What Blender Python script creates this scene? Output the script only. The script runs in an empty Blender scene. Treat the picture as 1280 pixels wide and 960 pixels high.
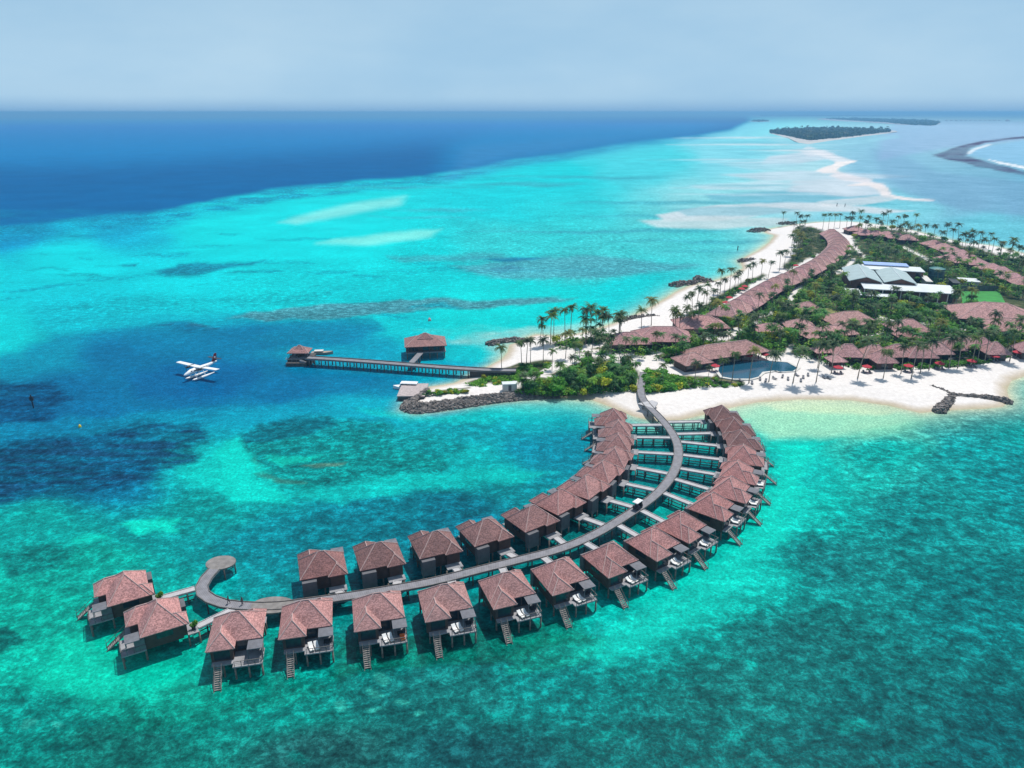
import bpy, bmesh, math, random
import numpy as np
from mathutils import Vector, Matrix

random.seed(7)
RNG = np.random.default_rng(11)
PI = math.pi
scene = bpy.context.scene
COL = bpy.data.collections.new('resort')
scene.collection.children.link(COL)

# ------------------------------------------------------------------ survey: photo pixel -> point on the ground
F, CX, CY, HCAM, HOR = 914.0, 640.0, 480.0, 90.0, 140.0
PITCH = math.atan((CY - HOR) / F)
SP, CP = math.sin(PITCH), math.cos(PITCH)

def at(px, py, z=0.0):
    u, v = (px - CX) / F, (py - CY) / F
    zc = (HCAM - z) / (SP + v * CP)
    return Vector((u * zc, zc * (CP - v * SP), z))

def srgb(r, g, b):
    out = []
    for c in (r, g, b):
        c = c / 255.0
        out.append(c / 12.92 if c <= 0.04045 else ((c + 0.055) / 1.055) ** 2.4)
    return tuple(out)

# ------------------------------------------------------------------ noise in numpy
TBL = RNG.random((256, 256))
def vnoise(x, y):
    xi = np.floor(x).astype(int); yi = np.floor(y).astype(int)
    fx = x - xi; fy = y - yi
    fx = fx * fx * (3 - 2 * fx); fy = fy * fy * (3 - 2 * fy)
    a = TBL[xi & 255, yi & 255]; b = TBL[(xi + 1) & 255, yi & 255]
    c = TBL[xi & 255, (yi + 1) & 255]; d = TBL[(xi + 1) & 255, (yi + 1) & 255]
    return (a * (1 - fx) + b * fx) * (1 - fy) + (c * (1 - fx) + d * fx) * fy
def fbm(x, y, o=4):
    s = np.zeros_like(x); amp = 0.5; t = 0
    for k in range(o):
        s += amp * vnoise(x * 2 ** k + 17.3 * k, y * 2 ** k + 5.1 * k); t += amp; amp *= 0.55
    return s / t - 0.5

def sdf(px, py, poly):
    """signed distance to a polygon, negative inside"""
    poly = np.asarray(poly, float)
    d = np.full(px.shape, 1e18); ins = np.zeros(px.shape, bool)
    n = len(poly)
    for i in range(n):
        ax, ay = poly[i]; bx, by = poly[(i + 1) % n]
        ex, ey = bx - ax, by - ay
        L = ex * ex + ey * ey + 1e-12
        t = np.clip(((px - ax) * ex + (py - ay) * ey) / L, 0, 1)
        d = np.minimum(d, (px - ax - t * ex) ** 2 + (py - ay - t * ey) ** 2)
        c = ((ay > py) != (by > py)) & (px < (bx - ax) * (py - ay) / (by - ay + 1e-12) + ax)
        ins ^= c
    d = np.sqrt(d)
    return np.where(ins, -d, d)
def inside(px, py, poly):
    return float(sdf(np.array([px], float), np.array([py], float), poly)[0]) < 0
def sstep(a, b, x):
    t = np.clip((x - a) / (b - a), 0, 1)
    return t * t * (3 - 2 * t)

# ------------------------------------------------------------------ mesh building
class MB:
    def __init__(s): s.v = []; s.f = []; s.m = []
    def add(s, vs, fs, mi=0, M=None):
        o = len(s.v)
        s.v += [tuple(M @ Vector(p)) if M is not None else tuple(p) for p in vs]
        s.f += [tuple(i + o for i in f) for f in fs]; s.m += [mi] * len(fs)
        return s
    def box(s, x0, x1, y0, y1, z0, z1, mi=0, M=None):
        vs = [(x0,y0,z0),(x1,y0,z0),(x1,y1,z0),(x0,y1,z0),(x0,y0,z1),(x1,y0,z1),(x1,y1,z1),(x0,y1,z1)]
        return s.add(vs, [(3,2,1,0),(4,5,6,7),(0,1,5,4),(1,2,6,5),(2,3,7,6),(3,0,4,7)], mi, M)
    def poly(s, pts, mi=0): return s.add(pts, [tuple(range(len(pts)))], mi)
    def tube(s, pts, rad, n=6, mi=0, cap=True, up=(0, 0, 1)):
        rad = rad if isinstance(rad, (list, tuple)) else [rad] * len(pts)
        P = [Vector(p) for p in pts]; vs = []
        for i, p in enumerate(P):
            t = (P[min(i+1, len(P)-1)] - P[max(i-1, 0)]).normalized()
            a = Vector(up)
            if abs(t.dot(a)) > 0.95: a = Vector((1, 0, 0))
            b = t.cross(a).normalized(); c = b.cross(t).normalized()
            for k in range(n):
                q = 2 * PI * (k + 0.5) / n
                vs.append(p + (b * math.cos(q) + c * math.sin(q)) * rad[i])
        fs = []
        for i in range(len(P) - 1):
            for k in range(n):
                fs.append((i*n+k, i*n+(k+1) % n, (i+1)*n+(k+1) % n, (i+1)*n+k))
        if cap:
            fs.append(tuple(range(n))[::-1]); fs.append(tuple((len(P)-1)*n+k for k in range(n)))
        return s.add(vs, fs, mi)
    def bar(s, a, b, w, h, mi=0):
        """rectangular beam from a to b"""
        a = Vector(a); b = Vector(b); t = (b - a).normalized()
        side = t.cross(Vector((0,0,1)))
        side = side.normalized() if side.length > 1e-4 else Vector((1,0,0))
        upv = side.cross(t).normalized()
        vs = [p + side*sx*w/2 + upv*sz*h/2 for p in (a, b) for sx, sz in ((-1,-1),(1,-1),(1,1),(-1,1))]
        return s.add(vs, [(0,1,2,3)[::-1],(4,5,6,7),(0,1,5,4),(1,2,6,5),(2,3,7,6),(3,0,4,7)], mi)
    def mesh(s, name, mats, smooth=False):
        me = bpy.data.meshes.new(name); me.from_pydata(s.v, [], s.f); me.update()
        for m in (mats if isinstance(mats, (list, tuple)) else [mats]): me.materials.append(m)
        me.polygons.foreach_set('material_index', s.m)
        if smooth: me.polygons.foreach_set('use_smooth', [True] * len(s.f))
        return me
    def build(s, name, mats, parent=None, smooth=False): return link(name, s.mesh(name, mats, smooth), parent)

def link(name, me, parent=None):
    o = bpy.data.objects.new(name, me); COL.objects.link(o)
    if parent is not None: o.parent = parent
    return o
def tag(o, label=None, cat=None, group=None, kind=None):
    if label: o['label'] = label
    if cat: o['category'] = cat
    if group: o['group'] = group
    if kind: o['kind'] = kind
    return o
def thing(name, label, cat, loc, rz=0, group=None):
    o = bpy.data.objects.new(name, None); COL.objects.link(o)
    o.location = loc; o.rotation_euler = (0, 0, rz); o.empty_display_size = 0.5
    return tag(o, label, cat, group)
def kids(o): return [c for c in COL.objects if c.parent is o]
def copy_tree(o, parent=None):
    c = o.copy(); COL.objects.link(c)
    if parent is not None: c.parent = parent
    for ch in TREE.get(o.name, []): copy_tree(ch, c)
    return c
TREE = {}
def freeze(o):
    """remember the children of a prototype for copy_tree"""
    TREE[o.name] = list(o.children)
    for c in o.children: freeze(c)

ORD = ['first','second','third','fourth','fifth','sixth','seventh','eighth','ninth','tenth','eleventh','twelfth','thirteenth','fourteenth','fifteenth','sixteenth','seventeenth','eighteenth','nineteenth','twentieth','twenty-first','twenty-second','twenty-third','twenty-fourth','twenty-fifth']

# ------------------------------------------------------------------ materials
def mat(name):
    m = bpy.data.materials.new(name); m.use_nodes = True
    return m, m.node_tree.nodes, m.node_tree.links, m.node_tree.nodes['Principled BSDF']
def plain(name, c, rough=0.7, var=0.25, scale=1.5, metal=0.0, stretch=(1,1,1)):
    m, N, L, B = mat(name)
    tc = N.new('ShaderNodeTexCoord'); mp = N.new('ShaderNodeMapping'); mp.inputs['Scale'].default_value = stretch
    no = N.new('ShaderNodeTexNoise'); no.inputs['Scale'].default_value = scale; no.inputs['Detail'].default_value = 5
    L.new(tc.outputs['Object'], mp.inputs['Vector']); L.new(mp.outputs['Vector'], no.inputs['Vector'])
    r = N.new('ShaderNodeValToRGB')
    r.color_ramp.elements[0].position = 0.3; r.color_ramp.elements[1].position = 0.7
    r.color_ramp.elements[0].color = tuple(x * (1 - var) for x in c) + (1,)
    r.color_ramp.elements[1].color = tuple(min(1, x * (1 + var)) for x in c) + (1,)
    L.new(no.outputs['Fac'], r.inputs['Fac']); L.new(r.outputs['Color'], B.inputs['Base Color'])
    B.inputs['Roughness'].default_value = rough; B.inputs['Metallic'].default_value = metal
    return m

def shingle(name, c, scale=2.2, cap=0.35):
    """cedar shingles: courses that follow the height, shingle to shingle variation, weathering; multiplied by the object colour, which carries painted cloud shade on some villas"""
    m, N, L, B = mat(name)
    tc = N.new('ShaderNodeTexCoord')
    mp = N.new('ShaderNodeMapping'); mp.inputs['Scale'].default_value = (scale, scale, scale * 2.2)
    vo = N.new('ShaderNodeTexVoronoi'); vo.inputs['Scale'].default_value = 1.0
    L.new(tc.outputs['Object'], mp.inputs['Vector']); L.new(mp.outputs['Vector'], vo.inputs['Vector'])
    hsv = N.new('ShaderNodeSeparateColor'); L.new(vo.outputs['Color'], hsv.inputs['Color'])
    no = N.new('ShaderNodeTexNoise'); no.inputs['Scale'].default_value = 0.45; no.inputs['Detail'].default_value = 6
    oi = N.new('ShaderNodeObjectInfo')
    add = N.new('ShaderNodeVectorMath'); add.operation = 'ADD'
    L.new(tc.outputs['Object'], add.inputs[0]); L.new(oi.outputs['Location'], add.inputs[1]); L.new(add.outputs['Vector'], no.inputs['Vector'])
    r1 = N.new('ShaderNodeValToRGB'); e = r1.color_ramp.elements
    e[0].color = tuple(x * 0.62 for x in c) + (1,); e[1].color = tuple(x * 1.38 for x in c) + (1,)
    L.new(hsv.outputs['Red'], r1.inputs['Fac'])
    r2 = N.new('ShaderNodeValToRGB'); e = r2.color_ramp.elements
    e[0].position = 0.3; e[1].position = 0.7; e[0].color = (0.82, 0.84, 0.86, 1); e[1].color = (1.12, 1.08, 1.07, 1)
    L.new(no.outputs['Fac'], r2.inputs['Fac'])
    mx = N.new('ShaderNodeMix'); mx.data_type = 'RGBA'; mx.blend_type = 'MULTIPLY'; mx.inputs['Factor'].default_value = 1
    L.new(r1.outputs['Color'], mx.inputs[6]); L.new(r2.outputs['Color'], mx.inputs[7])
    m2 = N.new('ShaderNodeMix'); m2.data_type = 'RGBA'; m2.blend_type = 'MULTIPLY'; m2.inputs['Factor'].default_value = 1
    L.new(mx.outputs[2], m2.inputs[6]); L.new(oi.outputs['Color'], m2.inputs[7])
    L.new(m2.outputs[2], B.inputs['Base Color'])
    wv = N.new('ShaderNodeTexWave'); wv.bands_direction = 'Z'; wv.wave_profile = 'SAW'; wv.inputs['Scale'].default_value = 1.1; wv.inputs['Distortion'].default_value = 0.6
    L.new(tc.outputs['Object'], wv.inputs['Vector'])
    ad = N.new('ShaderNodeMath'); ad.operation = 'ADD'; L.new(wv.outputs['Fac'], ad.inputs[0]); L.new(hsv.outputs['Green'], ad.inputs[1])
    bp = N.new('ShaderNodeBump'); bp.inputs['Strength'].default_value = 0.55; bp.inputs['Distance'].default_value = 0.06
    L.new(ad.outputs['Value'], bp.inputs['Height']); L.new(bp.outputs['Normal'], B.inputs['Normal'])
    B.inputs['Roughness'].default_value = 0.85; B.inputs['Specular IOR Level'].default_value = 0.2
    return m

def planks(name, c, direction='X', scale=2.0, var=0.3):
    m, N, L, B = mat(name)
    tc = N.new('ShaderNodeTexCoord')
    wv = N.new('ShaderNodeTexWave'); wv.bands_direction = direction; wv.inputs['Scale'].default_value = scale; wv.inputs['Distortion'].default_value = 0.2
    no = N.new('ShaderNodeTexNoise'); no.inputs['Scale'].default_value = 0.8; no.inputs['Detail'].default_value = 6
    L.new(tc.outputs['Object'], wv.inputs['Vector']); L.new(tc.outputs['Object'], no.inputs['Vector'])
    mu = N.new('ShaderNodeMath'); mu.operation = 'MULTIPLY_ADD'; mu.inputs[1].default_value = 0.3
    L.new(wv.outputs['Fac'], mu.inputs[0]); L.new(no.outputs['Fac'], mu.inputs[2])
    r = N.new('ShaderNodeValToRGB'); e = r.color_ramp.elements; e[0].position = 0.35; e[1].position = 0.95
    e[0].color = tuple(x * (1 - var) for x in c) + (1,); e[1].color = tuple(min(1, x * (1 + var)) for x in c) + (1,)
    L.new(mu.outputs['Value'], r.inputs['Fac']); L.new(r.outputs['Color'], B.inputs['Base Color'])
    B.inputs['Roughness'].default_value = 0.8
    return m

def foliage(name, trans=0.25):
    """leaf colour = the leaf's own tint (attribute) times the plant's own colour"""
    m, N, L, B = mat(name)
    a = N.new('ShaderNodeAttribute'); a.attribute_name = 'tint'
    oi = N.new('ShaderNodeObjectInfo')
    mx = N.new('ShaderNodeMix'); mx.data_type = 'RGBA'; mx.blend_type = 'MULTIPLY'; mx.inputs['Factor'].default_value = 1
    L.new(a.outputs['Color'], mx.inputs[6]); L.new(oi.outputs['Color'], mx.inputs[7])
    L.new(mx.outputs[2], B.inputs['Base Color']); B.inputs['Roughness'].default_value = 0.6
    B.inputs['Specular IOR Level'].default_value = 0.25
    tr = N.new('ShaderNodeBsdfTranslucent'); L.new(mx.outputs[2], tr.inputs['Color'])
    ms = N.new('ShaderNodeMixShader'); ms.inputs['Fac'].default_value = trans
    L.new(B.outputs['BSDF'], ms.inputs[1]); L.new(tr.outputs['BSDF'], ms.inputs[2])
    L.new(ms.outputs['Shader'], N['Material Output'].inputs['Surface'])
    return m

ROOFC = (0.385, 0.212, 0.197)
M = dict(
    roof=shingle('cedar_shingles', ROOFC, 4.2), roof_far=shingle('island_shingles', (0.42, 0.245, 0.235), 2.6),
    ridge=plain('ridge_capping', (0.44, 0.30, 0.28), 0.8, 0.2),
    wall=planks('dark_timber_cladding', (0.075, 0.043, 0.035), 'Z', 2.2, 0.45),
    panel=planks('charcoal_screen', (0.11, 0.11, 0.12), 'X', 3.0, 0.3),
    deck=planks('silvered_deck', (0.27, 0.27, 0.285), 'X', 1.6, 0.3),
    pier=planks('boardwalk_timber', (0.20, 0.197, 0.215), 'X', 0.9, 0.3),
    spur=planks('walkway_timber', (0.42, 0.41, 0.42), 'X', 1.2, 0.2),
    pile=plain('piles', (0.17, 0.145, 0.12), 0.9, 0.4, 2.0),
    beam=plain('wet_beams', (0.075, 0.068, 0.065), 0.8, 0.3),
    stair=planks('stair_timber', (0.20, 0.185, 0.175), 'Y', 3.0, 0.4),
    rail=plain('rail_timber', (0.13, 0.12, 0.115), 0.8, 0.3),
    slab=plain('pergola_roofing', (0.13, 0.135, 0.155), 0.7, 0.25, 1.0),
    glass=plain('dark_glass', (0.02, 0.03, 0.04), 0.08, 0.3),
    white=plain('white_fabric', (0.78, 0.77, 0.75), 0.9, 0.08),
    paint=plain('white_paint', (0.80, 0.80, 0.80), 0.35, 0.06),
    dark=plain('charcoal_paint', (0.03, 0.03, 0.035), 0.5, 0.3),
    red=plain('red_canvas', (0.45, 0.02, 0.04), 0.8, 0.15), redp=plain('dark_red_paint', (0.22, 0.015, 0.02), 0.4, 0.2),
    orange=plain('orange_fabric', (0.7, 0.16, 0.03), 0.9, 0.1),
    rock=plain('groyne_rock', (0.165, 0.145, 0.135), 0.95, 0.55, 0.9),
    metal=plain('zinc_roofing', (0.36, 0.45, 0.45), 0.5, 0.1, 0.25), whiteroof=plain('white_roofing', (0.62, 0.66, 0.67), 0.6, 0.1, 0.2),
    blueroof=plain('blue_roofing', (0.30, 0.42, 0.72), 0.5, 0.12, 0.2), brick=plain('brown_cladding', (0.16, 0.075, 0.05), 0.85, 0.3, 0.5),
    render=plain('pale_render', (0.60, 0.58, 0.54), 0.9, 0.1, 0.3), tank=plain('teal_tank', (0.012, 0.075, 0.095), 0.45, 0.25, 0.3),
    yellow=plain('yellow_buoy', (0.75, 0.55, 0.04), 0.5, 0.1), skin=plain('skin', (0.35, 0.2, 0.14), 0.6, 0.05),
    cloth=plain('dark_cloth', (0.03, 0.032, 0.05), 0.9, 0.2), cloth2=plain('grey_cloth', (0.10, 0.10, 0.12), 0.9, 0.2),
    leaf=foliage('leaves', .42), frond=foliage('palm_fronds', 0.2), trunk=plain('palm_trunk', (0.25, 0.21, 0.17), 0.9, 0.3, 1.0, 0, (1,1,4)),
    wood=plain('thatch_grey', (0.30, 0.26, 0.22), 0.9, 0.3, 2.0),
)

# ------------------------------------------------------------------ camera, light, sky, air
cam = bpy.data.objects.new('camera', bpy.data.cameras.new('camera')); scene.collection.objects.link(cam)
cam.location = (0, 0, HCAM); cam.rotation_euler = (PI/2 - PITCH, 0, 0)
cam.data.sensor_width = 36; cam.data.lens = 36 * F / 1280; cam.data.clip_end = 90000; cam.data.clip_start = 1
scene.camera = cam
SUN_EL = math.radians(67); TOSUN = Vector((0.56, 0.83, 0)).normalized()
sun = bpy.data.objects.new('sun', bpy.data.lights.new('sun', 'SUN')); scene.collection.objects.link(sun)
sun.data.energy = 4.2; sun.data.angle = math.radians(0.55); sun.data.color = (1.0, 0.955, 0.89)
dv = -(TOSUN * math.cos(SUN_EL) + Vector((0, 0, math.sin(SUN_EL))))
sun.rotation_euler = dv.to_track_quat('-Z', 'Y').to_euler()

w = bpy.data.worlds.new('World'); scene.world = w; w.use_nodes = True
N, L = w.node_tree.nodes, w.node_tree.links
bg = N['Background']
sky = N.new('ShaderNodeTexSky'); sky.sky_type = 'NISHITA'; sky.sun_disc = False
sky.sun_elevation = SUN_EL; sky.sun_rotation = math.atan2(TOSUN.x, TOSUN.y)
sky.altitude = 0; sky.air_density = 1.0; sky.dust_density = 1.6; sky.ozone_density = 1.6
tc = N.new('ShaderNodeTexCoord')
mp = N.new('ShaderNodeMapping'); mp.inputs['Scale'].default_value = (1.0, 1.0, 3.2)
no = N.new('ShaderNodeTexNoise'); no.inputs['Scale'].default_value = 2.6; no.inputs['Detail'].default_value = 7; no.inputs['Roughness'].default_value = 0.55
L.new(tc.outputs['Generated'], mp.inputs['Vector']); L.new(mp.outputs['Vector'], no.inputs['Vector'])
cr = N.new('ShaderNodeValToRGB'); cr.color_ramp.elements[0].position = 0.36; cr.color_ramp.elements[1].position = 0.95
cr.color_ramp.elements[0].color = (0, 0, 0, 1); cr.color_ramp.elements[1].color = (0.7, 0.7, 0.7, 1)
L.new(no.outputs['Fac'], cr.inputs['Fac'])
cm = N.new('ShaderNodeMix'); cm.data_type = 'RGBA'   # humid sky: thin veil, brighter where the cloud is thicker
cm.inputs[6].default_value = (4.4, 7.4, 10.2, 1); cm.inputs[7].default_value = (7.6, 10.0, 11.6, 1)
L.new(cr.outputs['Color'], cm.inputs['Factor'])
sz = N.new('ShaderNodeSeparateXYZ'); L.new(tc.outputs['Generated'], sz.inputs[0])
vm = N.new('ShaderNodeMapRange'); vm.inputs['From Min'].default_value = 0.05; vm.inputs['From Max'].default_value = 0.6; vm.inputs['To Min'].default_value = 0.93; vm.inputs['To Max'].default_value = 0.3
L.new(sz.outputs['Z'], vm.inputs['Value'])
c2 = N.new('ShaderNodeMix'); c2.data_type = 'RGBA'; L.new(vm.outputs['Result'], c2.inputs['Factor']); L.new(sky.outputs['Color'], c2.inputs[6]); L.new(cm.outputs[2], c2.inputs[7])
hm = N.new('ShaderNodeMapRange'); hm.interpolation_type = 'SMOOTHSTEP'   # the murk right over the sea
hm.inputs['From Min'].default_value = -0.004; hm.inputs['From Max'].default_value = 0.02; hm.inputs['To Min'].default_value = 0.75; hm.inputs['To Max'].default_value = 0.0
L.new(sz.outputs['Z'], hm.inputs['Value'])
c3 = N.new('ShaderNodeMix'); c3.data_type = 'RGBA'; c3.inputs[7].default_value = (2.2, 4.6, 7.8, 1); L.new(hm.outputs['Result'], c3.inputs['Factor']); L.new(c2.outputs[2], c3.inputs[6])
L.new(c3.outputs[2], bg.inputs['Color'])
bg.inputs['Strength'].default_value = 0.082

HAZE_D = 1.5e-4
hz = MB().box(-36000, 36000, -3000, 36000, -12, 96).build('haze', [])
m = bpy.data.materials.new('sea_air'); m.use_nodes = True
N, L = m.node_tree.nodes, m.node_tree.links
N.remove(N['Principled BSDF'])
pv = N.new('ShaderNodeVolumePrincipled'); pv.inputs['Density'].default_value = HAZE_D
pv.inputs['Color'].default_value = (0.28, 0.64, 1.0, 1); pv.inputs['Anisotropy'].default_value = 0.25
L.new(pv.outputs['Volume'], N['Material Output'].inputs['Volume'])
hz.data.materials.append(m); tag(hz, kind='stuff'); hz['label'] = 'pale blue sea haze that fades the far islands'

vs = scene.view_settings
vs.view_transform = 'Standard'; vs.look = 'None'; vs.exposure = 0; vs.gamma = 1; vs.use_curve_mapping = False
scene.cycles.use_denoising = True
scene.cycles.max_bounces = 6; scene.cycles.diffuse_bounces = 2; scene.cycles.glossy_bounces = 2
scene.cycles.transparent_max_bounces = 4; scene.cycles.volume_bounces = 0

# ------------------------------------------------------------------ the island's outline (survey points on the waterline)
ISLAND = [(505,512),(520,516),(545,514),(580,509),(620,503),(660,499),(700,497),(740,500),(770,511),(795,521),(820,526),(850,525),(882,518),
          (910,510),(945,503),(1000,499),(1060,500),(1110,507),(1150,516),(1172,514),(1200,512),(1228,511),(1252,508),(1262,500),(1258,488),(1264,476),
          (1285,468),(1340,455),(1450,440),(1640,420),(1640,372),(1400,346),(1330,330),(1280,317),(1249,309),(1232,306),(1206,304),(1184,299),(1163,294),
          (1141,288),(1100,281),(1060,277),(1020,278),(992,281),(975,284),(958,287),(957,291),(968,294),(962,303),(946,314),(924,326),(930,335),(915,344),(892,351),(876,353),
          (858,358),(848,363),(836,370),(816,382),(791,395),(774,402),(758,407),(738,413),(718,418),(693,420),(670,418),(661,421),(652,427),(637,431),
          (634,440),(626,449),(612,457),(594,466),(568,479),(535,484),(524,491),(508,503)]
ISL_W = [tuple(at(*p))[:2] for p in ISLAND]

# ------------------------------------------------------------------ the sea: seabed colour, with haze painted into the far water, stored per vertex
rows = np.concatenate([np.arange(142.8, 190, 1.0), np.arange(190, 420, 1.6), np.arange(420, 980, 2.0), np.arange(985, 1100, 10), np.array([1150, 1250, 1400, 1700, 2200])])
cols = np.concatenate([np.arange(-900, -40, 30), np.arange(-40, 1324, 3.2), np.arange(1330, 2200, 30)])
GX, GY = np.meshgrid(cols, rows)
U, V = (GX - CX) / F, (GY - CY) / F
ZC = HCAM / (SP + V * CP)
WX, WY = U * ZC, ZC * (CP - V * SP)

ANCH = [(-200,300,0,140,190,.1),(0,300,0,150,195,.3),(150,290,0,175,205,.3),(0,340,0,205,215,.1),(100,330,0,215,222,0),(300,300,0,218,222,0),(430,270,40,215,220,0),(250,360,0,212,220,.1),
 (100,395,0,190,205,.3),(0,420,0,205,210,.1),(-300,420,0,190,200,.2),(350,370,0,205,210,.3),(500,330,20,205,210,.3),(450,300,30,222,225,0),(600,250,40,205,215,.2),(700,220,40,205,215,.2),(800,200,80,205,218,.2),
 (900,185,130,210,225,.1),(640,300,60,200,205,.4),(750,330,70,195,200,.5),(850,300,80,200,205,.3),(900,250,145,215,222,.1),(1000,230,170,215,225,0),(1100,215,138,188,212,.1),(1200,170,150,192,213,.1),
 (1200,240,122,176,202,.2),(1290,250,112,170,198,.2),(1250,285,110,195,212,.2),(1110,268,125,200,215,.2),(1500,250,115,165,200,.2),(1500,320,90,185,205,.2),(600,390,0,212,212,.1),(700,390,10,212,212,.1),(800,365,20,205,210,.2),
 (500,402,0,195,203,.2),(450,440,0,160,188,.2),(300,432,0,142,176,.2),(250,480,0,106,156,.2),(150,450,0,122,162,.2),(50,440,0,180,192,.1),(350,485,0,120,165,.2),(430,480,0,146,182,.2),(540,470,0,165,190,.2),
 (100,500,0,116,160,.3),(50,520,0,105,150,.4),(-200,520,0,100,145,.4),(450,502,0,168,190,.2),(330,520,0,158,184,.2),(600,530,0,165,178,.4),(700,560,0,142,165,.5),(700,515,10,180,186,.2),(350,560,10,140,145,.7),
 (410,585,15,165,158,.6),(300,590,0,195,186,.2),(500,590,0,172,170,.5),(600,585,0,172,174,.4),(150,600,0,105,138,.7),(30,600,0,118,148,.6),(250,640,0,150,150,.6),(50,650,0,165,160,.5),(450,640,0,116,132,.7),
 (350,670,0,118,130,.7),(550,640,0,110,132,.7),(100,700,0,160,148,.6),(60,770,0,172,154,.6),(100,840,0,190,166,.4),(200,860,0,182,162,.5),(20,900,8,125,118,.9),(150,930,12,105,100,1),(-200,800,0,150,140,.7),
 (350,880,8,132,124,.9),(400,940,18,88,90,1),(550,870,12,104,104,1),(600,950,12,82,88,1),(700,860,8,115,114,1),(780,790,0,178,168,.5),(850,740,0,192,178,.4),(900,700,0,196,182,.3),(960,640,0,198,184,.3),
 (980,580,0,188,180,.4),(1010,540,20,192,180,.3),(1000,515,130,220,190,0),(1100,522,140,218,185,0),(1100,565,8,150,144,.8),(1200,560,8,134,136,.9),(1275,525,0,150,150,.6),(1290,600,0,124,130,1),(1150,640,10,118,120,1),
 (1050,700,12,110,112,1),(1250,750,8,104,108,1),(1000,800,12,103,104,1),(900,850,12,107,106,1),(1100,900,10,92,95,1),(1270,930,8,88,94,1),(820,930,10,97,98,1),(865,590,0,132,140,.5),(700,665,8,118,122,.6),(1500,600,5,110,120,1),(600,1400,10,80,84,1)]
num = np.zeros(GX.shape + (4,)); den = np.zeros(GX.shape)
wxn = GX + 70 * fbm(GX / 90, GY / 40, 4); wyn = GY + 26 * fbm(GX / 90 + 40, GY / 40 + 9, 4)
for a in ANCH:
    d2 = (wxn - a[0]) ** 2 + ((wyn - a[1]) * 2.0) ** 2 + 60
    ww = d2 ** -1.9
    lift = 1.14 if a[5] >= .7 else 1.0
    num += ww[..., None] * np.array(srgb(a[2]*lift + (20 if lift > 1 else 0), a[3]*lift, a[4]*lift) + (a[5],)); den += ww
C4 = num / den[..., None]

def layer(poly, c, soft=6, op=1.0, reef=0.3, warp=1.0, ys=2.2, streak=0.0):
    x0 = min(p[0] for p in poly) - 60; x1 = max(p[0] for p in poly) + 60
    y0 = min(p[1] for p in poly) - 30; y1 = max(p[1] for p in poly) + 30
    msk = (GX > x0) & (GX < x1) & (GY > y0) & (GY < y1)
    if not msk.any(): return
    gx, gy = GX[msk], GY[msk]
    s = warp * np.clip((gy - 130) / 200, 0.12, 1.3)
    dx = 36 * s * fbm(gx / 46, gy / 15, 5); dy = 13 * s * fbm(gx / 46 + 77, gy / 15 + 31, 5)
    d = sdf(gx + dx, (gy + dy) * ys, [(p[0], p[1] * ys) for p in poly])
    a = op * (1 - sstep(-soft, soft, d))
    if streak: a = a * (1 - streak + streak * sstep(-0.12, 0.12, fbm(gx / 40, gy / 3.5, 4)))
    C4[msk] = C4[msk] * (1 - a[:, None]) + np.array(srgb(*c) + (reef,)) * a[:, None]

deep_edge = [(-900,345),(-200,303),(0,284),(100,272),(210,262),(270,249),(330,236),(425,228),(525,220),(600,208),(640,200),(715,190),(790,178),(865,170),(915,162),(938,150),(930,141)]
layer([(x, y + 17 * min(1, max(.1, (y - 145) / 90))) for x, y in deep_edge] + [(930,135),(-900,135)], (45,152,185), 9, .85, .9, 1.0, 2.2, .55)
layer(deep_edge + [(930,132),(-900,132)], (0,110,166), 6, 1, 0, .9)
layer([(560,222),(640,203),(715,193),(790,181),(865,172),(960,150),(1000,138),(800,132),(640,140),(560,180)], (85,152,205), 34, .55, 0, .4)  # deep edge fading out: haze painted into the water colour
layer([(-900,132),(930,132),(920,142),(800,156),(640,170),(400,190),(150,205),(-900,230)], (34,134,192), 40, .9, 0, .3)  # deep blue lightened with distance, the air's veil put into the colour
layer([(-900,128),(940,128),(930,144),(640,150),(-900,156)], (100,160,210), 16, .85, 0, .2)  # horizon band: pale haze as sea colour
# pale sand streaks in the blue lagoon
layer([(350,278),(430,256),(508,245),(502,256),(430,270),(370,281)], (135,228,224), 9, .85, 0, .5)
layer([(395,305),(470,292),(548,287),(540,296),(460,306)], (130,230,222), 8, .85, 0, .5)
layer([(0,262),(0,300),(130,300),(260,275),(330,262),(300,255),(200,262)], (10,140,180), 8, .45, .5, .8, 2.2, .7)
# reefs
layer([(190,338),(250,328),(335,326),(300,332),(250,341),(205,344)], (40,132,160), 5, .9, .6, .8)
layer([(195,318),(240,314),(238,320),(205,322)], (20,165,188), 4, .6, .4)
layer([(145,331),(170,328),(168,332)], (20,120,150), 3, .8, .4)
layer([(0,362),(60,355),(90,352),(70,358),(10,364)], (10,150,175), 5, .7, .5)
layer([(40,388),(140,376),(220,368),(300,370),(420,362),(400,378),(240,386),(120,392)], (25,165,178), 9, .55, .6, 1, 2.2, .4)
layer([(285,396),(380,382),(480,376),(600,374),(700,371),(724,373),(640,383),(520,388),(420,399),(330,401)], (82,142,158), 5, .85, .7, .7)
layer([(180,409),(250,402),(276,407),(230,413)], (62,112,135), 5, .9, .6, 1.2, 2.2, .4)
layer([(20,440),(60,418),(200,407),(420,402),(478,412),(455,430),(380,436),(320,440),(420,465),(520,470),(500,492),(400,498),(280,512),(120,520),(0,540),(-300,560),(-300,480)], (0,116,162), 16, .62, .2, 1)
layer([(370,402),(455,399),(480,411),(440,425),(380,430),(320,422)], (0,132,166), 6, .6, .3)
layer([(150,470),(260,445),(330,455),(300,490),(180,500)], (0,104,158), 14, .6, .15)
layer([(-300,470),(0,478),(60,480),(92,498),(60,524),(0,532),(-300,560)], (34,78,116), 7, .85, .8, 1.3, 2.2, .35)
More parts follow.
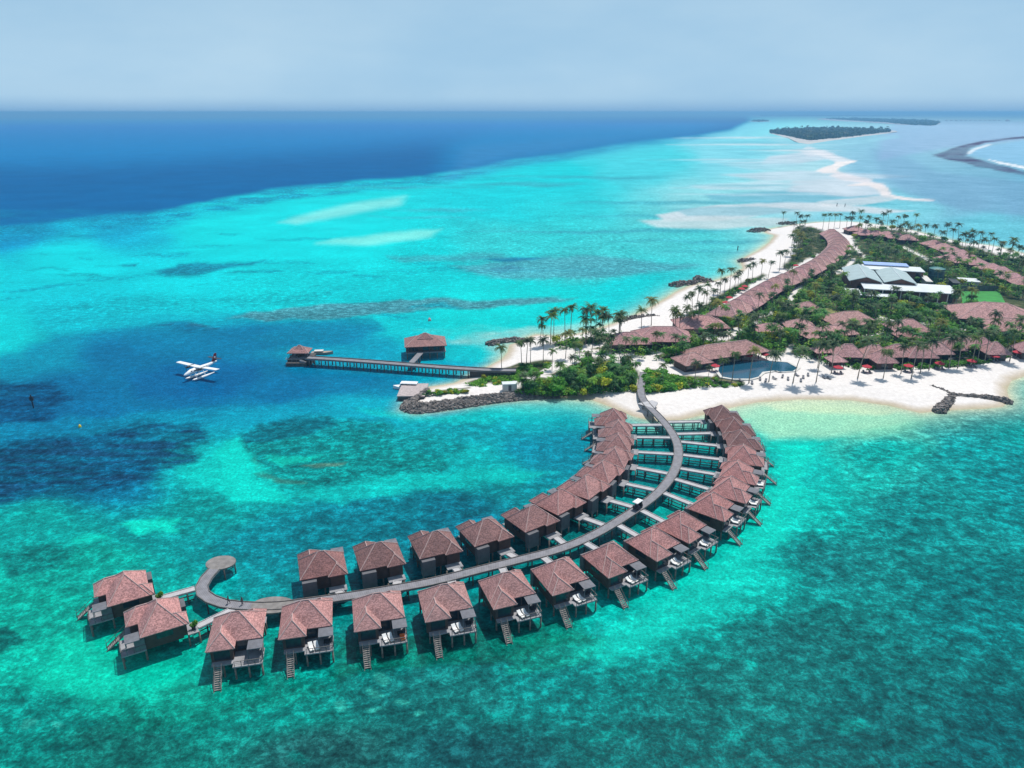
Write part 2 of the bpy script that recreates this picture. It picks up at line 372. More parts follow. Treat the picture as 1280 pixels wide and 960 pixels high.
layer([(-200,580),(0,560),(60,545),(150,530),(232,527),(264,543),(240,574),(180,600),(90,618),(0,628),(-200,640)], (36,80,114), 9, .95, .9, 1.3, 2.2, .4)
layer([(0,528),(120,520),(300,508),(420,500),(400,512),(250,525),(60,548),(0,552)], (0,152,182), 8, .4, .3)
layer([(605,324),(640,321),(686,323),(640,328)], (0,118,168), 3, .9, .1, .4)
layer([(608,336),(640,331),(656,336),(625,340)], (0,118,164), 3, .9, .1, .4)
layer([(560,330),(700,322),(830,325),(885,334),(780,345),(680,351),(620,346)], (84,158,176), 8, .75, .6)
layer([(480,319),(620,316),(640,322),(500,328)], (78,160,176), 6, .55, .5)
for k in range(16):   # long thin weed bands across the lagoon flats
    x = 520 + 30 * k + random.uniform(-60, 60); y = random.uniform(215, 345); ww_ = random.uniform(60, 150); h = random.uniform(1.2, 3.2)
    layer([(x - ww_, y), (x, y - h), (x + ww_, y - h * .3), (x + ww_ * .3, y + h)], (70, 165, 185), 4, .6, .4, .6)
for k in range(46):   # small weed and coral patches strewn over the western flats
    x = random.uniform(-20, 560); y = random.uniform(290, 400); ww_ = random.uniform(8, 46); h = random.uniform(.8, 2.6)
    layer([(x - ww_, y + h*.4), (x - ww_*.2, y - h), (x + ww_, y - h*.6), (x + ww_*.4, y + h)], random.choice([(20,150,172),(45,150,165),(10,165,185)]), 3.5, random.uniform(.35,.8), .6, 1.0, 2.6, .3)
for k in range(34):   # the same near the villas
    x = random.uniform(-20, 1300); y = random.uniform(600, 960); ww_ = random.uniform(10, 40); h = random.uniform(3, 9)
    layer([(x - ww_, y), (x - ww_*.3, y - h), (x + ww_*.7, y - h*.7), (x + ww_, y + h*.3), (x, y + h)], random.choice([(8,108,112),(10,160,150),(10,120,120),(0,175,162)]), 8, random.uniform(.2,.4), .9, 1.2)
# coral platform by the spit
layer([(300,560),(330,530),(400,518),(470,530),(540,545),(580,560),(540,590),(460,606),(380,608),(325,596)], (12,136,138), 9, .85, .9, 1.3, 2.2, .35)
layer([(305,545),(340,525),(405,519),(425,533),(360,550),(312,556)], (0,104,124), 7, .8, .7)
layer([(335,575),(370,567),(400,570),(380,579),(345,583)], (10,200,180), 5, .8, .1)
layer([(312,572),(318,572),(326,588),(350,600),(386,603),(380,606),(345,604),(318,592)], (70,120,112), 2.5, .7, .4, .3)
layer([(372,583),(400,580),(432,579),(428,583),(390,586)], (92,125,112), 2.5, .75, .4, .3)
layer([(470,548),(520,532),(600,512),(640,516),(600,545),(540,575)], (5,140,150), 9, .5, .6)
layer([(270,562),(298,545),(330,600),(365,628),(285,628)], (0,214,200), 11, .85, .1)
layer([(355,618),(450,602),(560,590),(640,586),(705,588),(640,605),(520,616),(420,630)], (0,198,190), 10, .7, .2)
layer([(455,512),(540,521),(650,505),(720,500),(700,512),(600,528),(500,530)], (0,196,194), 9, .7, .2)
layer([(640,540),(720,520),(745,540),(735,580),(690,590),(620,575)], (0,140,162), 12, .35, .4)
layer([(330,700),(380,645),(520,612),(640,600),(705,600),(640,640),(520,668),(400,702)], (4,114,130), 12, .5, .8)
layer([(150,655),(212,650),(218,664),(165,669)], (0,222,198), 7, .85, .1)
layer([(95,670),(130,668),(128,676),(98,678)], (0,205,185), 5, .7, .1)
layer([(0,690),(60,680),(100,690),(60,712),(0,720)], (30,105,110), 8, .6, .9)
layer([(-60,780),(0,785),(28,800),(10,818),(-60,820)], (30,85,92), 7, .75, .9)
layer([(60,800),(140,790),(230,830),(220,870),(130,880),(60,850)], (0,205,176), 16, .7, .2)
layer([(120,880),(260,850),(360,838),(420,860),(300,900),(150,915)], (10,135,120), 12, .5, .9)
for (x, y, r_) in ((462,868,12),(428,880,10),(480,850,13),(470,885,9),(496,880,8),(28,905,10),(60,905,9),(520,892,7)):
    layer([(x-r_,y),(x-r_*.4,y-r_*.5),(x+r_*.6,y-r_*.45),(x+r_,y+r_*.1),(x+r_*.2,y+r_*.55),(x-r_*.6,y+r_*.4)], (60,178,165), 3, .6, .4)
layer([(420,800),(560,790),(720,775),(730,800),(640,822),(520,835),(420,850)], (28,112,96), 12, .6, .8)
# turquoise strip outside the outer row, shallow bay by the beach
layer([(712,818),(760,790),(815,748),(880,704),(938,652),(966,604),(976,555),(1012,548),(1006,610),(975,672),(915,730),(850,790),(760,832)], (0,208,190), 13, .85, .25, 1.2)
layer([(640,800),(720,790),(760,800),(700,840),(640,840)], (10,150,130), 10, .5, .7)
layer([(850,520),(900,512),(945,498),(1000,494),(1110,502),(1160,514),(1178,516),(1120,532),(1040,545),(965,548),(930,530)], (160,222,190), 12, .85, 0, .7)
layer([(930,500),(1000,494),(1110,502),(1150,513),(1080,518),(980,514)], (205,228,190), 8, .8, 0, .6)
layer([(700,497),(760,506),(800,524),(860,530),(890,524),(870,545),(800,545),(740,520)], (70,205,195), 9, .7, .1)
layer([(560,425),(600,413),(660,409),(740,404),(700,424),(650,432),(632,440),(620,455),(604,447),(600,434)], (150,214,210), 9, .85, .1, .9, 2.2, .35)
layer([(520,412),(600,404),(640,408),(560,420)], (90,215,212), 8, .6, .1, .8, 2.2, .5)
layer([(560,432),(610,424),(612,446),(585,452),(560,446)], (0,200,205), 7, .6, .1)
# far sand flats and bars
for poly, c, s_, o_ in (
    ([(820,268),(900,256),(1000,252),(1080,258),(1142,264),(1100,266.5),(1000,263),(905,276),(830,277)], (208,216,222), 4, .85),
    ([(800,276),(880,271),(985,273),(985,281),(900,287),(820,285)], (198,214,218), 6, .8),
    ([(840,262),(930,257),(1000,262),(960,270),(860,270)], (110,180,198), 4, .6),
    ([(880,243),(1000,238),(1120,245),(1100,252),(960,254),(890,250)], (105,175,198), 5, .7),
    ([(990,226),(1060,222),(1105,229),(1116,243),(1060,246),(985,240)], (205,216,226), 6, .85),
    ([(1058,232),(1085,227),(1103,229.5),(1112,236),(1114,243.5),(1135,247),(1168,249.2),(1164,251),(1130,250),(1104,246),(1098,238),(1088,233)], (236,228,228), 2.2, 1),
    ([(900,218),(1000,213),(1110,218),(1140,221),(1100,223),(960,226)], (195,212,224), 4, .7),
    ([(1020,214),(1030,209.5),(1043,205),(1044,202),(1068,200.6),(1072,202),(1058,205.5),(1047,210),(1046,213.5),(1050,216),(1032,217)], (236,230,230), 1.8, 1),
    ([(960,196),(1010,189),(1042,191),(1046,197),(1000,204),(950,206)], (200,212,224), 4, .75),
    ([(995,186),(1030,187),(1042,193),(1010,196)], (215,220,228), 3, .7),
    ([(900,205),(980,200),(1010,206),(940,212)], (170,208,222), 5, .6),
    ([(1046,215),(1066,219),(1092,224),(1088,229),(1060,226),(1036,220)], (226,222,226), 3, .85),
    ([(1010,182),(1030,190),(1052,196),(1066,201),(1044,202),(1022,194),(1004,186)], (222,224,230), 3, .8),
    ([(1020,252),(1075,247),(1112,244),(1120,250),(1080,256),(1030,258)], (214,219,224), 3, .7),
    ([(860,232),(950,226),(1010,230),(950,236),(880,237)], (190,214,224), 4, .6),
    ([(1090,185),(1130,195),(1170,215),(1260,225),(1400,240),(1400,280),(1200,262),(1130,240),(1100,215)], (124,168,200), 9, .6),
    ([(1120,150),(1400,152),(1400,165),(1180,185),(1100,200),(1100,175)], (150,178,214), 9, .6)):
    layer(poly, c, s_, o_, .05, .35, 3.0)
for k in range(14):
    x = random.uniform(900, 1000); y = random.uniform(168, 250); ww_ = random.uniform(40, 110)
    layer([(x - ww_, y), (x, y - 1.2), (x + ww_, y), (x, y + 1.2)], random.choice([(190,214,226),(110,185,205),(215,220,226)]), 3, .6, 0, .5, 3)
# outer reef ridge with a lagoon and surf
layer([(1205,192),(1240,182),(1290,174),(1500,160),(1500,240),(1290,208),(1240,200)], (140,190,222), 4, .8, 0, .3, 3)
layer([(1163,194),(1200,183),(1230,176),(1280,170),(1400,162),(1500,158),(1500,160),(1400,164.5),(1280,172.5),(1232,179),(1214,185),(1206,194),(1245,205),(1280,213),(1400,235),(1500,254),(1500,260),(1400,241),(1280,218),(1220,208),(1185,200)], (84,80,116), 2.6, .92, .9, 1.1, 3, .35)
layer([(1233,198.5),(1250,202),(1285,208.5),(1400,226),(1400,229),(1285,211.5),(1250,204.5)], (240,242,246), 1.6, 1, 0, .3, 3)
layer([(1208,191),(1216,186),(1236,180),(1240,181),(1220,187.5),(1212,193)], (225,232,240), 1.5, .8, 0, .4, 3)
layer([(958,168),(1000,181),(1060,178),(1120,168),(1125,172),(1060,182),(1000,185),(950,172)], (150,205,222), 3, .5, 0, .3, 3)
# shoals at the foot of the beaches
sub = (GX > 480) & (GX < 1660) & (GY > 270) & (GY < 560)
dI = np.full(GX.shape, 1e6); dI[sub] = sdf(WX[sub], WY[sub], ISL_W)
a = np.where(dI < 200, np.exp(-np.clip(dI, 0, 400) / 5.0), 0) * 0.75 * sstep(600, 700, GX)
C4 = C4 * (1 - a[..., None]) + np.array(srgb(205, 226, 206) + (0,)) * a[..., None]
a = np.where(dI < 200, np.exp(-np.clip(dI, 0, 400) / 2.0), 0) * 0.8
C4 = C4 * (1 - a[..., None]) + np.array(srgb(206, 205, 175) + (0,)) * a[..., None]

# albedo: divide by the daylight, allow for the veil of air in between
dist = np.sqrt(WX ** 2 + WY ** 2 + HCAM ** 2)
T = np.exp(-HAZE_D * dist)[..., None]
KL = 1.45
alb = np.clip((C4[..., :3] - (1 - T) * np.array([0.097, 0.245, 0.45]) - T * np.array([.010, .016, .022])) / np.maximum(T, .4) / KL, 0.0005, 0.9)

def grid_mesh(name, X, Y, Z):
    n, mcol = X.shape
    me = bpy.data.meshes.new(name)
    idx = np.arange(n * mcol).reshape(n, mcol)
    q = np.stack([idx[1:, :-1], idx[1:, 1:], idx[:-1, 1:], idx[:-1, :-1]], -1).reshape(-1, 4)
    me.vertices.add(n * mcol); me.vertices.foreach_set('co', np.stack([X, Y, Z], -1).reshape(-1).astype(np.float32))
    me.loops.add(q.size); me.loops.foreach_set('vertex_index', q.reshape(-1).astype(np.int32))
    me.polygons.add(len(q)); me.polygons.foreach_set('loop_start', np.arange(0, q.size, 4, dtype=np.int32))
    me.polygons.foreach_set('use_smooth', np.ones(len(q), bool))
    me.update(calc_edges=True); me.validate()
    return me
def vcol(me, name, rgb):
    at_ = me.attributes.new(name, 'FLOAT_COLOR', 'POINT')
    rgba = np.ones((len(me.vertices), 4), np.float32); rgba[:, :3] = np.asarray(rgb).reshape(-1, 3)
    at_.data.foreach_set('color', rgba.reshape(-1))
def vflt(me, name, f):
    at_ = me.attributes.new(name, 'FLOAT', 'POINT'); at_.data.foreach_set('value', np.asarray(f, np.float32).reshape(-1))

me = grid_mesh('sea', WX, WY, np.zeros_like(WX))
vcol(me, 'seabed', alb); vflt(me, 'reef', np.clip(C4[..., 3] * 1.05 + .12, 0, 1) * np.clip(1.2 - dist / 6000, .2, 1))
m, N, L, B = mat('lagoon_water')
N.remove(B)
def nd(t, **k):
    n = N.new(t)
    for a_, b_ in k.items(): setattr(n, a_, b_)
    return n
tc = nd('ShaderNodeTexCoord')
sb = nd('ShaderNodeAttribute', attribute_name='seabed'); rf = nd('ShaderNodeAttribute', attribute_name='reef')
def noise(scale, detail, rough=.55, stretch=(1, 1, 1), dist_=0.0):
    mp_ = nd('ShaderNodeMapping'); mp_.inputs['Scale'].default_value = stretch
    n_ = nd('ShaderNodeTexNoise'); n_.inputs['Scale'].default_value = scale; n_.inputs['Detail'].default_value = detail; n_.inputs['Roughness'].default_value = rough; n_.inputs['Distortion'].default_value = dist_
    L.new(tc.outputs['Object'], mp_.inputs['Vector']); L.new(mp_.outputs['Vector'], n_.inputs['Vector'])
    return n_
def ramp(src, stops):
    r_ = nd('ShaderNodeValToRGB'); e_ = r_.color_ramp.elements
    while len(e_) < len(stops): e_.new(0.5)
    for q_, (p_, c_) in zip(e_, stops): q_.position = p_; q_.color = c_ + (1,)
    L.new(src, r_.inputs['Fac']); return r_
def mul(a_, b_, fac=None):
    x_ = nd('ShaderNodeMix', data_type='RGBA', blend_type='MULTIPLY'); x_.inputs['Factor'].default_value = 1
    if fac is not None: L.new(fac, x_.inputs['Factor'])
    L.new(a_, x_.inputs[6]); L.new(b_, x_.inputs[7]); return x_.outputs[2]
n1 = noise(0.30, 10, .86, (1, 1.15, 1), 0.25); n2 = noise(0.05, 9, .74, (1, 1, 1), 0.3); n3 = noise(1.5, 4, .75); n4 = noise(0.018, 5, .6)
r1 = ramp(n1.outputs['Fac'], [(.41, (.30, .44, .46)), (.47, (.70, .78, .79)), (.52, (1.05, 1.05, 1.05)), (.585, (2.2, 2.1, 2.05))])
r2 = ramp(n2.outputs['Fac'], [(.40, (.74, .80, .81)), (.47, (.95, .96, .96)), (.53, (1.03, 1.03, 1.03)), (.62, (1.36, 1.33, 1.31))])
r3 = ramp(n3.outputs['Fac'], [(.38, (.68, .75, .76)), (.62, (1.36, 1.30, 1.28))])
r4 = ramp(n4.outputs['Fac'], [(.35, (.86, .9, .91)), (.65, (1.14, 1.1, 1.09))])
c = mul(sb.outputs['Color'], r1.outputs['Color'], rf.outputs['Fac'])
c = mul(c, r2.outputs['Color'], rf.outputs['Fac'])
c = mul(c, r3.outputs['Color']); c = mul(c, r4.outputs['Color'])
df = nd('ShaderNodeBsdfDiffuse'); L.new(c, df.inputs['Color'])
b1 = noise(0.55, 4, .6, (1, 1.5, 1)); b2 = noise(2.6, 3, .6)
ad = nd('ShaderNodeMath', operation='MULTIPLY_ADD'); ad.inputs[1].default_value = 0.35
L.new(b2.outputs['Fac'], ad.inputs[0]); L.new(b1.outputs['Fac'], ad.inputs[2])
bp = nd('ShaderNodeBump'); bp.inputs['Strength'].default_value = 0.16; bp.inputs['Distance'].default_value = 0.5
L.new(ad.outputs['Value'], bp.inputs['Height'])
bp2 = nd('ShaderNodeBump'); bp2.inputs['Strength'].default_value = 0.22; bp2.inputs['Distance'].default_value = 0.5
L.new(ad.outputs['Value'], bp2.inputs['Height']); L.new(bp2.outputs['Normal'], df.inputs['Normal'])
gl = nd('ShaderNodeBsdfGlossy'); gl.inputs['Roughness'].default_value = 0.14; L.new(bp.outputs['Normal'], gl.inputs['Normal'])
fr = nd('ShaderNodeFresnel'); fr.inputs['IOR'].default_value = 1.33; L.new(bp.outputs['Normal'], fr.inputs['Normal'])
mn = nd('ShaderNodeMath', operation='MINIMUM'); mn.inputs[1].default_value = 0.028; L.new(fr.outputs['Fac'], mn.inputs[0])
ms = nd('ShaderNodeMixShader'); L.new(mn.outputs['Value'], ms.inputs['Fac']); L.new(df.outputs['BSDF'], ms.inputs[1]); L.new(gl.outputs['BSDF'], ms.inputs[2])
L.new(ms.outputs['Shader'], N['Material Output'].inputs['Surface'])
me.materials.append(m)
tag(link('sea', me), kind='structure')

# ------------------------------------------------------------------ island ground
VEG = [
 [(578,480),(612,470),(650,457),(690,454),(690,463),(676,472),(640,480),(600,485)],
 [(528,492),(585,488),(585,491),(530,495)],
 [(640,493),(665,480),(700,468),(720,455),(738,450),(760,457),(790,459),(797,470),(795,490),(770,491),(735,494),(690,496)],
 [(806,466),(830,467),(852,475),(853,487),(828,492),(806,492)], [(853,474),(925,472),(927,484),(853,486)],
 [(690,432),(720,428),(760,420),(800,427),(830,428),(875,430),(910,430),(925,418),(890,412),(895,400),(930,392),(958,378),(985,362),(1005,350),(1040,338),(1062,318),(1066,300),(1062,290),
  (1090,286),(1140,293),(1190,305),(1230,316),(1290,330),(1400,352),(1600,385),(1600,410),(1420,432),(1290,436),(1262,440),(1232,447),(1180,452),(1120,457),(1080,458),(1040,458),(1012,450),(985,446),(950,440),(905,446),(880,452),(850,458),(825,452),(800,448),(760,445),(725,446),(700,440)],
 [(990,290),(1012,284),(1030,292),(1040,306),(1020,322),(1000,330),(985,340),(978,336),(995,318),(1000,305)],
 [(868,392),(895,374),(915,362),(935,352),(955,345),(960,348),(935,358),(905,380),(880,398)],
 [(1052,457),(1085,458),(1130,457),(1180,454),(1225,449),(1268,441),(1275,435),(1284,441),(1235,455),(1180,461),(1120,463.5),(1070,463.5)]]
BAREC = [  # (px line, half width px) paths and squares without plants
 ([(803,470),(803,455),(815,447),(835,441)], 5), ([(880,430),(905,421),(923,415),(946,406)], 4.5), ([(966,394),(982,386),(990,374),(998,361)], 5), ([(1034,346),(1054,341),(1066,328)], 4),
 ([(983,448),(988,436)], 4), ([(680,470),(700,455),(712,440),(760,434),(800,437)], 5), ([(1060,300),(1072,316),(1080,325)], 2.5), ([(1150,380),(1190,386)], 4), ([(740,458),(800,458)], 3), ([(690,438),(730,442),(770,446)], 4), ([(655,472),(690,476),(720,468)], 3), ([(812,472),(850,470),(890,474)], 3), ([(770,434),(790,446)], 3), ([(935,402),(960,396)], 3), ([(1085,398),(1110,404),(1125,402)], 3.5), ([(985,418),(1010,424),(1030,420)], 3), ([(1150,408),(1185,412),(1205,416)], 3), ([(930,410),(950,414),(985,412)], 2.5), ([(1105,418),(1090,424),(1060,420)], 2.5), ([(1130,312),(1150,322),(1165,330)], 2.5), ([(700,462),(722,456),(735,446)], 3.5)]
def bare(px, py):
    for ln, hw in BAREC:
        for (ax, ay), (bx, by) in zip(ln, ln[1:]):
            ex, ey = bx - ax, by - ay
            t = max(0, min(1, ((px-ax)*ex + (py-ay)*ey) / (ex*ex + ey*ey)))
            if math.hypot(px - ax - t*ex, (py - ay - t*ey) * 1.6) < hw: return True
    return False

rws = np.concatenate([np.arange(268, 330, .8), np.arange(330, 546, 1.3)]); cls = np.arange(470, 1700, 3.0)
IX, IY = np.meshgrid(cls, rws)
IU, IV = (IX - CX) / F, (IY - CY) / F
IZ = HCAM / (SP + IV * CP); IWX, IWY = IU * IZ, IZ * (CP - IV * SP)
d = sdf(IWX, IWY, ISL_W) + 1.6 * fbm(IWX / 18, IWY / 18, 3)
zz = np.where(d < 0, np.minimum(1.45, -d * 0.13), -np.minimum(3, d * 0.12)) + np.where(d < -6, 0.25 * fbm(IWX / 9, IWY / 9, 3), 0)
veg = np.zeros(IX.shape)
for p in VEG: veg = np.maximum(veg, 1 - sstep(-3, 3, sdf(IX + 14 * fbm(IX/20, IY/9), (IY + 5 * fbm(IX/20+9, IY/9)) * 2, [(a_[0], a_[1]*2) for a_ in p])))
bm_ = np.ones(IX.shape)
for ln, hw in BAREC:
    for (ax, ay), (bx, by) in zip(ln, ln[1:]):
        ex, ey = bx-ax, by-ay
        t = np.clip(((IX-ax)*ex + (IY-ay)*ey) / (ex*ex+ey*ey), 0, 1)
        bm_ = np.minimum(bm_, sstep(hw*.7, hw*1.2, np.hypot(IX-ax-t*ex, (IY-ay-t*ey)*1.6)))
me = grid_mesh('ground', IWX, IWY, zz); vflt(me, 'soil', veg * bm_)
m, N, L, B = mat('coral_sand')
tc = nd('ShaderNodeTexCoord'); ge = nd('ShaderNodeNewGeometry'); sx = nd('ShaderNodeSeparateXYZ'); L.new(ge.outputs['Position'], sx.inputs[0])
mr = nd('ShaderNodeMapRange'); mr.inputs['From Min'].default_value = 0.0; mr.inputs['From Max'].default_value = 0.6
nz = noise(0.12, 5); adn = nd('ShaderNodeMath', operation='MULTIPLY_ADD'); adn.inputs[1].default_value = 0.5; L.new(nz.outputs['Fac'], adn.inputs[0])
sbm = nd('ShaderNodeMath', operation='SUBTRACT'); sbm.inputs[1].default_value = 0.25; L.new(sx.outputs['Z'], adn.inputs[2]); L.new(adn.outputs['Value'], sbm.inputs[0]); L.new(sbm.outputs['Value'], mr.inputs['Value'])
wet = ramp(mr.outputs['Result'], [(0, (.44, .39, .27)), (.35, (.52, .45, .36)), (1, (.72, .68, .65))])
nf = noise(0.7, 6, .65); rfn = ramp(nf.outputs['Fac'], [(.3, (.86, .85, .84)), (.7, (1.06, 1.06, 1.06))])
cs = mul(wet.outputs['Color'], rfn.outputs['Color'])
so = nd('ShaderNodeAttribute', attribute_name='soil'); rs = noise(0.15, 5); rsr = ramp(rs.outputs['Fac'], [(.35, (.022, .045, .014)), (.55, (.06, .075, .03)), (.68, (.22, .19, .12))])
mx = nd('ShaderNodeMix', data_type='RGBA'); L.new(so.outputs['Fac'], mx.inputs['Factor']); L.new(cs, mx.inputs[6]); L.new(rsr.outputs['Color'], mx.inputs[7])
L.new(mx.outputs[2], B.inputs['Base Color']); B.inputs['Roughness'].default_value = .95; B.inputs['Specular IOR Level'].default_value = .1
me.materials.append(m)
tag(link('beach', me), kind='structure')
GZ = 1.4   # ground level of the island's interior

# ------------------------------------------------------------------ hip roofs
def wing(mb, x0, x1, yE, yM, ze, slope, sgn, caps):
    """hipped wing in front of a main roof; main eave at y=yM, wing eave at y=yE; sgn -1 towards -y; x0 is the flush side"""
    h = abs(x1 - x0) / 2; xm = (x0 + x1) / 2; zt = ze + slope * h
    yf = yE - sgn * h; yb = yM - sgn * h
    a, b, cc, e = (x0, yE, ze), (x1, yE, ze), (xm, yf, zt), (xm, yb, zt)
    for p in ([a, b, cc], [a, cc, e, (x0, yM, ze)], [b, (x1, yM, ze), e, cc]):
        n = (Vector(p[1]) - Vector(p[0])).cross(Vector(p[2]) - Vector(p[0]))
        mb.poly(p if n.z > 0 else p[::-1])
    for s, t in ((a, cc), (b, cc), (cc, e)): caps.tube([s, t], 0.13, 5)
def hip(mb, x0, x1, y0, y1, ze, zt, ridge, caps=None, cr=0.13):
    """hip roof, ridge along the longer side"""
    xm, ym = (x0 + x1) / 2, (y0 + y1) / 2
    if (x1 - x0) >= (y1 - y0): r0, r1 = (xm - ridge/2, ym, zt), (xm + ridge/2, ym, zt); F4 = [[(x0,y0,ze),(x1,y0,ze),r1,r0],[(x1,y1,ze),(x0,y1,ze),r0,r1],[(x0,y1,ze),(x0,y0,ze),r0],[(x1,y0,ze),(x1,y1,ze),r1]]; hp = [((x0,y0,ze),r0),((x0,y1,ze),r0),((x1,y0,ze),r1),((x1,y1,ze),r1)]
    else: r0, r1 = (xm, ym - ridge/2, zt), (xm, ym + ridge/2, zt); F4 = [[(x0,y0,ze),(x1,y0,ze),r0],[(x1,y0,ze),(x1,y1,ze),r1,r0],[(x1,y1,ze),(x0,y1,ze),r1],[(x0,y1,ze),(x0,y0,ze),r0,r1]]; hp = [((x0,y0,ze),r0),((x1,y0,ze),r0),((x0,y1,ze),r1),((x1,y1,ze),r1)]
    for p in F4: mb.poly(p)
    if caps is not None:
        for s, t in hp + [(r0, r1)]: caps.tube([s, t], cr, 5)

# ------------------------------------------------------------------ over-water villa (sea side = -Y, wing at -X)
FZ = 2.7
VS, VY = 0.85, 0.78   # plan size of the villas
def villa_mesh_set(mir):
    """the meshes of one villa; mir=-1 mirrors it"""
    ZE, ZT = 5.35, 8.75; SL = (ZT - ZE) / 4.6
    P = {}
    rf_, cp_ = MB(), MB()
    hip(rf_, -5.3, 5.3, -4.0, 5.2, ZE, ZT, 1.4, cp_)
    wing(rf_, -5.3, 0.2, -6.5, -4.0, ZE, SL, -1, cp_)
    wing(rf_, 5.3, 0.9, 6.1, 5.2, ZE, SL, 1, cp_)
    for b in ((-5.22,5.22,-3.92,5.12),(-5.22,.12,-6.42,-3.92),(.98,5.22,5.12,6.02)): rf_.box(b[0],b[1],b[2],b[3],ZE-.2,ZE-.012)
    P['roof'] = [(rf_, M['roof'])]; P['ridge_cap'] = [(cp_, M['ridge'])]
    wl = MB()
    wl.box(-4.6,4.6,-3.2,4.6,FZ-.02,ZE-.2); wl.box(-4.6,-.4,-5.7,-3.2,FZ-.02,ZE-.2); wl.box(1.4,4.6,4.6,5.5,FZ-.02,ZE-.2)
    wl.box(-4.62,4.62,-3.22,4.62,FZ-.45,FZ-.02); wl.box(-4.62,-.38,-5.72,-3.22,FZ-.45,FZ-.02)
    P['wall'] = [(wl, M['wall'])]
    P['window'] = []
    for b in ((.2,2.1,-3.27,-3.215),(2.4,4.3,-3.27,-3.215),(-4.0,-1.0,-5.77,-5.715)):
        w_ = MB(); w_.box(b[0],b[1],b[2],b[3],FZ+.25,ZE-.5); P['window'].append((w_, M['glass']))
    w_ = MB(); w_.box(-4.67,-4.615,-1.8,1.8,FZ+1.0,ZE-.5); P['window'].append((w_, M['glass']))
    w_ = MB(); w_.box(4.615,4.67,-.8,2.6,FZ+1.0,ZE-.5); P['window'].append((w_, M['glass']))
    dk = MB(); dk.box(-.38,5.3,-8.3,-3.22,FZ-.25,FZ-.03); dk.box(-4.5,-.38,-7.0,-5.72,FZ-.26,FZ-.05)
    P['terrace'] = [(dk, M['deck'])]
    po = MB(); po.box(.8,4.8,5.5,7.8,FZ-.25,FZ-.03); P['porch'] = [(po, M['deck'])]
    rl = MB()
    for x in (0.0, 1.3, 2.6, 3.9, 5.2): rl.box(x-.05,x+.05,-8.26,-8.16,FZ-.03,FZ+.95)
    rl.box(-.05,5.25,-8.27,-8.15,FZ+.95,FZ+1.03)
    for z in (.3,.6): rl.box(0,5.2,-8.23,-8.19,FZ+z,FZ+z+.04)
    for y in (-7.0,-5.6,-4.4): rl.box(5.15,5.25,y-.05,y+.05,FZ-.03,FZ+.95)
    rl.box(5.14,5.26,-8.15,-3.3,FZ+.95,FZ+1.03)
    P['railing'] = [(rl, M['rail'])]
    pg = MB(); pg.box(2.5,5.45,-7.1,-4.05,5.0,5.14)
    for x,y in ((2.62,-7.0),(5.32,-7.0)): pg.box(x-.07,x+.07,y-.07,y+.07,FZ-.03,5.0)
    pg.box(5.24,5.36,-6.93,-3.25,FZ-.03,5.0) if False else None
    P['pergola'] = [(pg, M['slab'])]
    sc_ = MB(); sc_.box(5.0,5.12,-5.4,-3.25,FZ-.03,4.9); P['side_screen'] = [(sc_, M['panel'])]
    bx_ = MB(); bx_.box(-4.95,-1.7,4.62,6.3,FZ-1.2,5.0); P['bathroom_screen'] = [(bx_, M['panel'])]
    st = MB(); n = 12
    for k in range(n):
        y = -7.0 - 4.3*(k+.5)/n; z = FZ - .25 - (FZ - .1)*(k+.5)/n
        st.box(-3.8,-2.6,y-.17,y+.17,z-.04,z+.04)
    for x in (-3.85,-2.55): st.bar((x,-6.95,FZ-.3),(x,-11.35,-.15),.1,.28)
    P['stair'] = [(st, M['stair'])]
    hr = MB()
    for x in (-3.88,-2.52):
        hr.bar((x,-6.9,FZ+.75),(x,-11.2,.85),.07,.07)
        for k in (0,.5,1): hr.bar((x,-7.0-4.1*k,FZ-.3-2.5*k),(x,-7.0-4.1*k,FZ+.7-1.75*k),.07,.07)
    P['handrail'] = [(hr, M['rail'])]
    P['pile'] = []
    pl = MB(); pl.tube([(0,0,-2),(0,0,FZ-.25)], .17, 7)
    out = {}
    for k, lst in P.items():
        out[k] = []
        for mb, mt in lst:
            mb.v = [(x*VS,y*VY,z) for x,y,z in mb.v]
            if mir < 0: mb.v = [(-x,y,z) for x,y,z in mb.v]; mb.f = [f[::-1] for f in mb.f]
            out[k].append(mb.mesh(k, mt))
    out['pile_mesh'] = pl.mesh('pile', M['pile'], True)
    out['piles'] = [(mir*x*VS,y*VY) for x,y in ((-4.3,-5.4),(-4.3,-1.5),(-4.3,4.3),(0,-8),(2.6,-8),(5.1,-8),(0,-3.4),(4.4,-3.4),(0,4.4),(4.4,5.6),(4.4,7.8),(.6,7.8),(-1.9,6.1),(-4.8,6.1),(-2.3,-6.8))]
    return out
VM = {1: villa_mesh_set(1), -1: villa_mesh_set(-1)}
def villa_proto(mir):
    S = VM[mir]
    t = thing('overwater_villa', 'x', 'villa', (0,0,0))
    r = link('roof', S['roof'][0], t); link('ridge_cap', S['ridge_cap'][0], r)
    wl = link('wall', S['wall'][0], t)
    for mm in S['window']: link('window', mm, wl)
    link('terrace', S['terrace'][0], t); link('porch', S['porch'][0], t); link('railing', S['railing'][0], t); link('pergola', S['pergola'][0], t)
    link('side_screen', S['side_screen'][0], t); link('bathroom_screen', S['bathroom_screen'][0], t)
    s = link('stair', S['stair'][0], t); link('handrail', S['handrail'][0], s)
    for x, y in S['piles']:
        p = link('pile', S['pile_mesh'], t); p.location = (x, y, 0)
    freeze(t); return t
PROTO = {1: villa_proto(1), -1: villa_proto(-1)}
used = {1: False, -1: False}

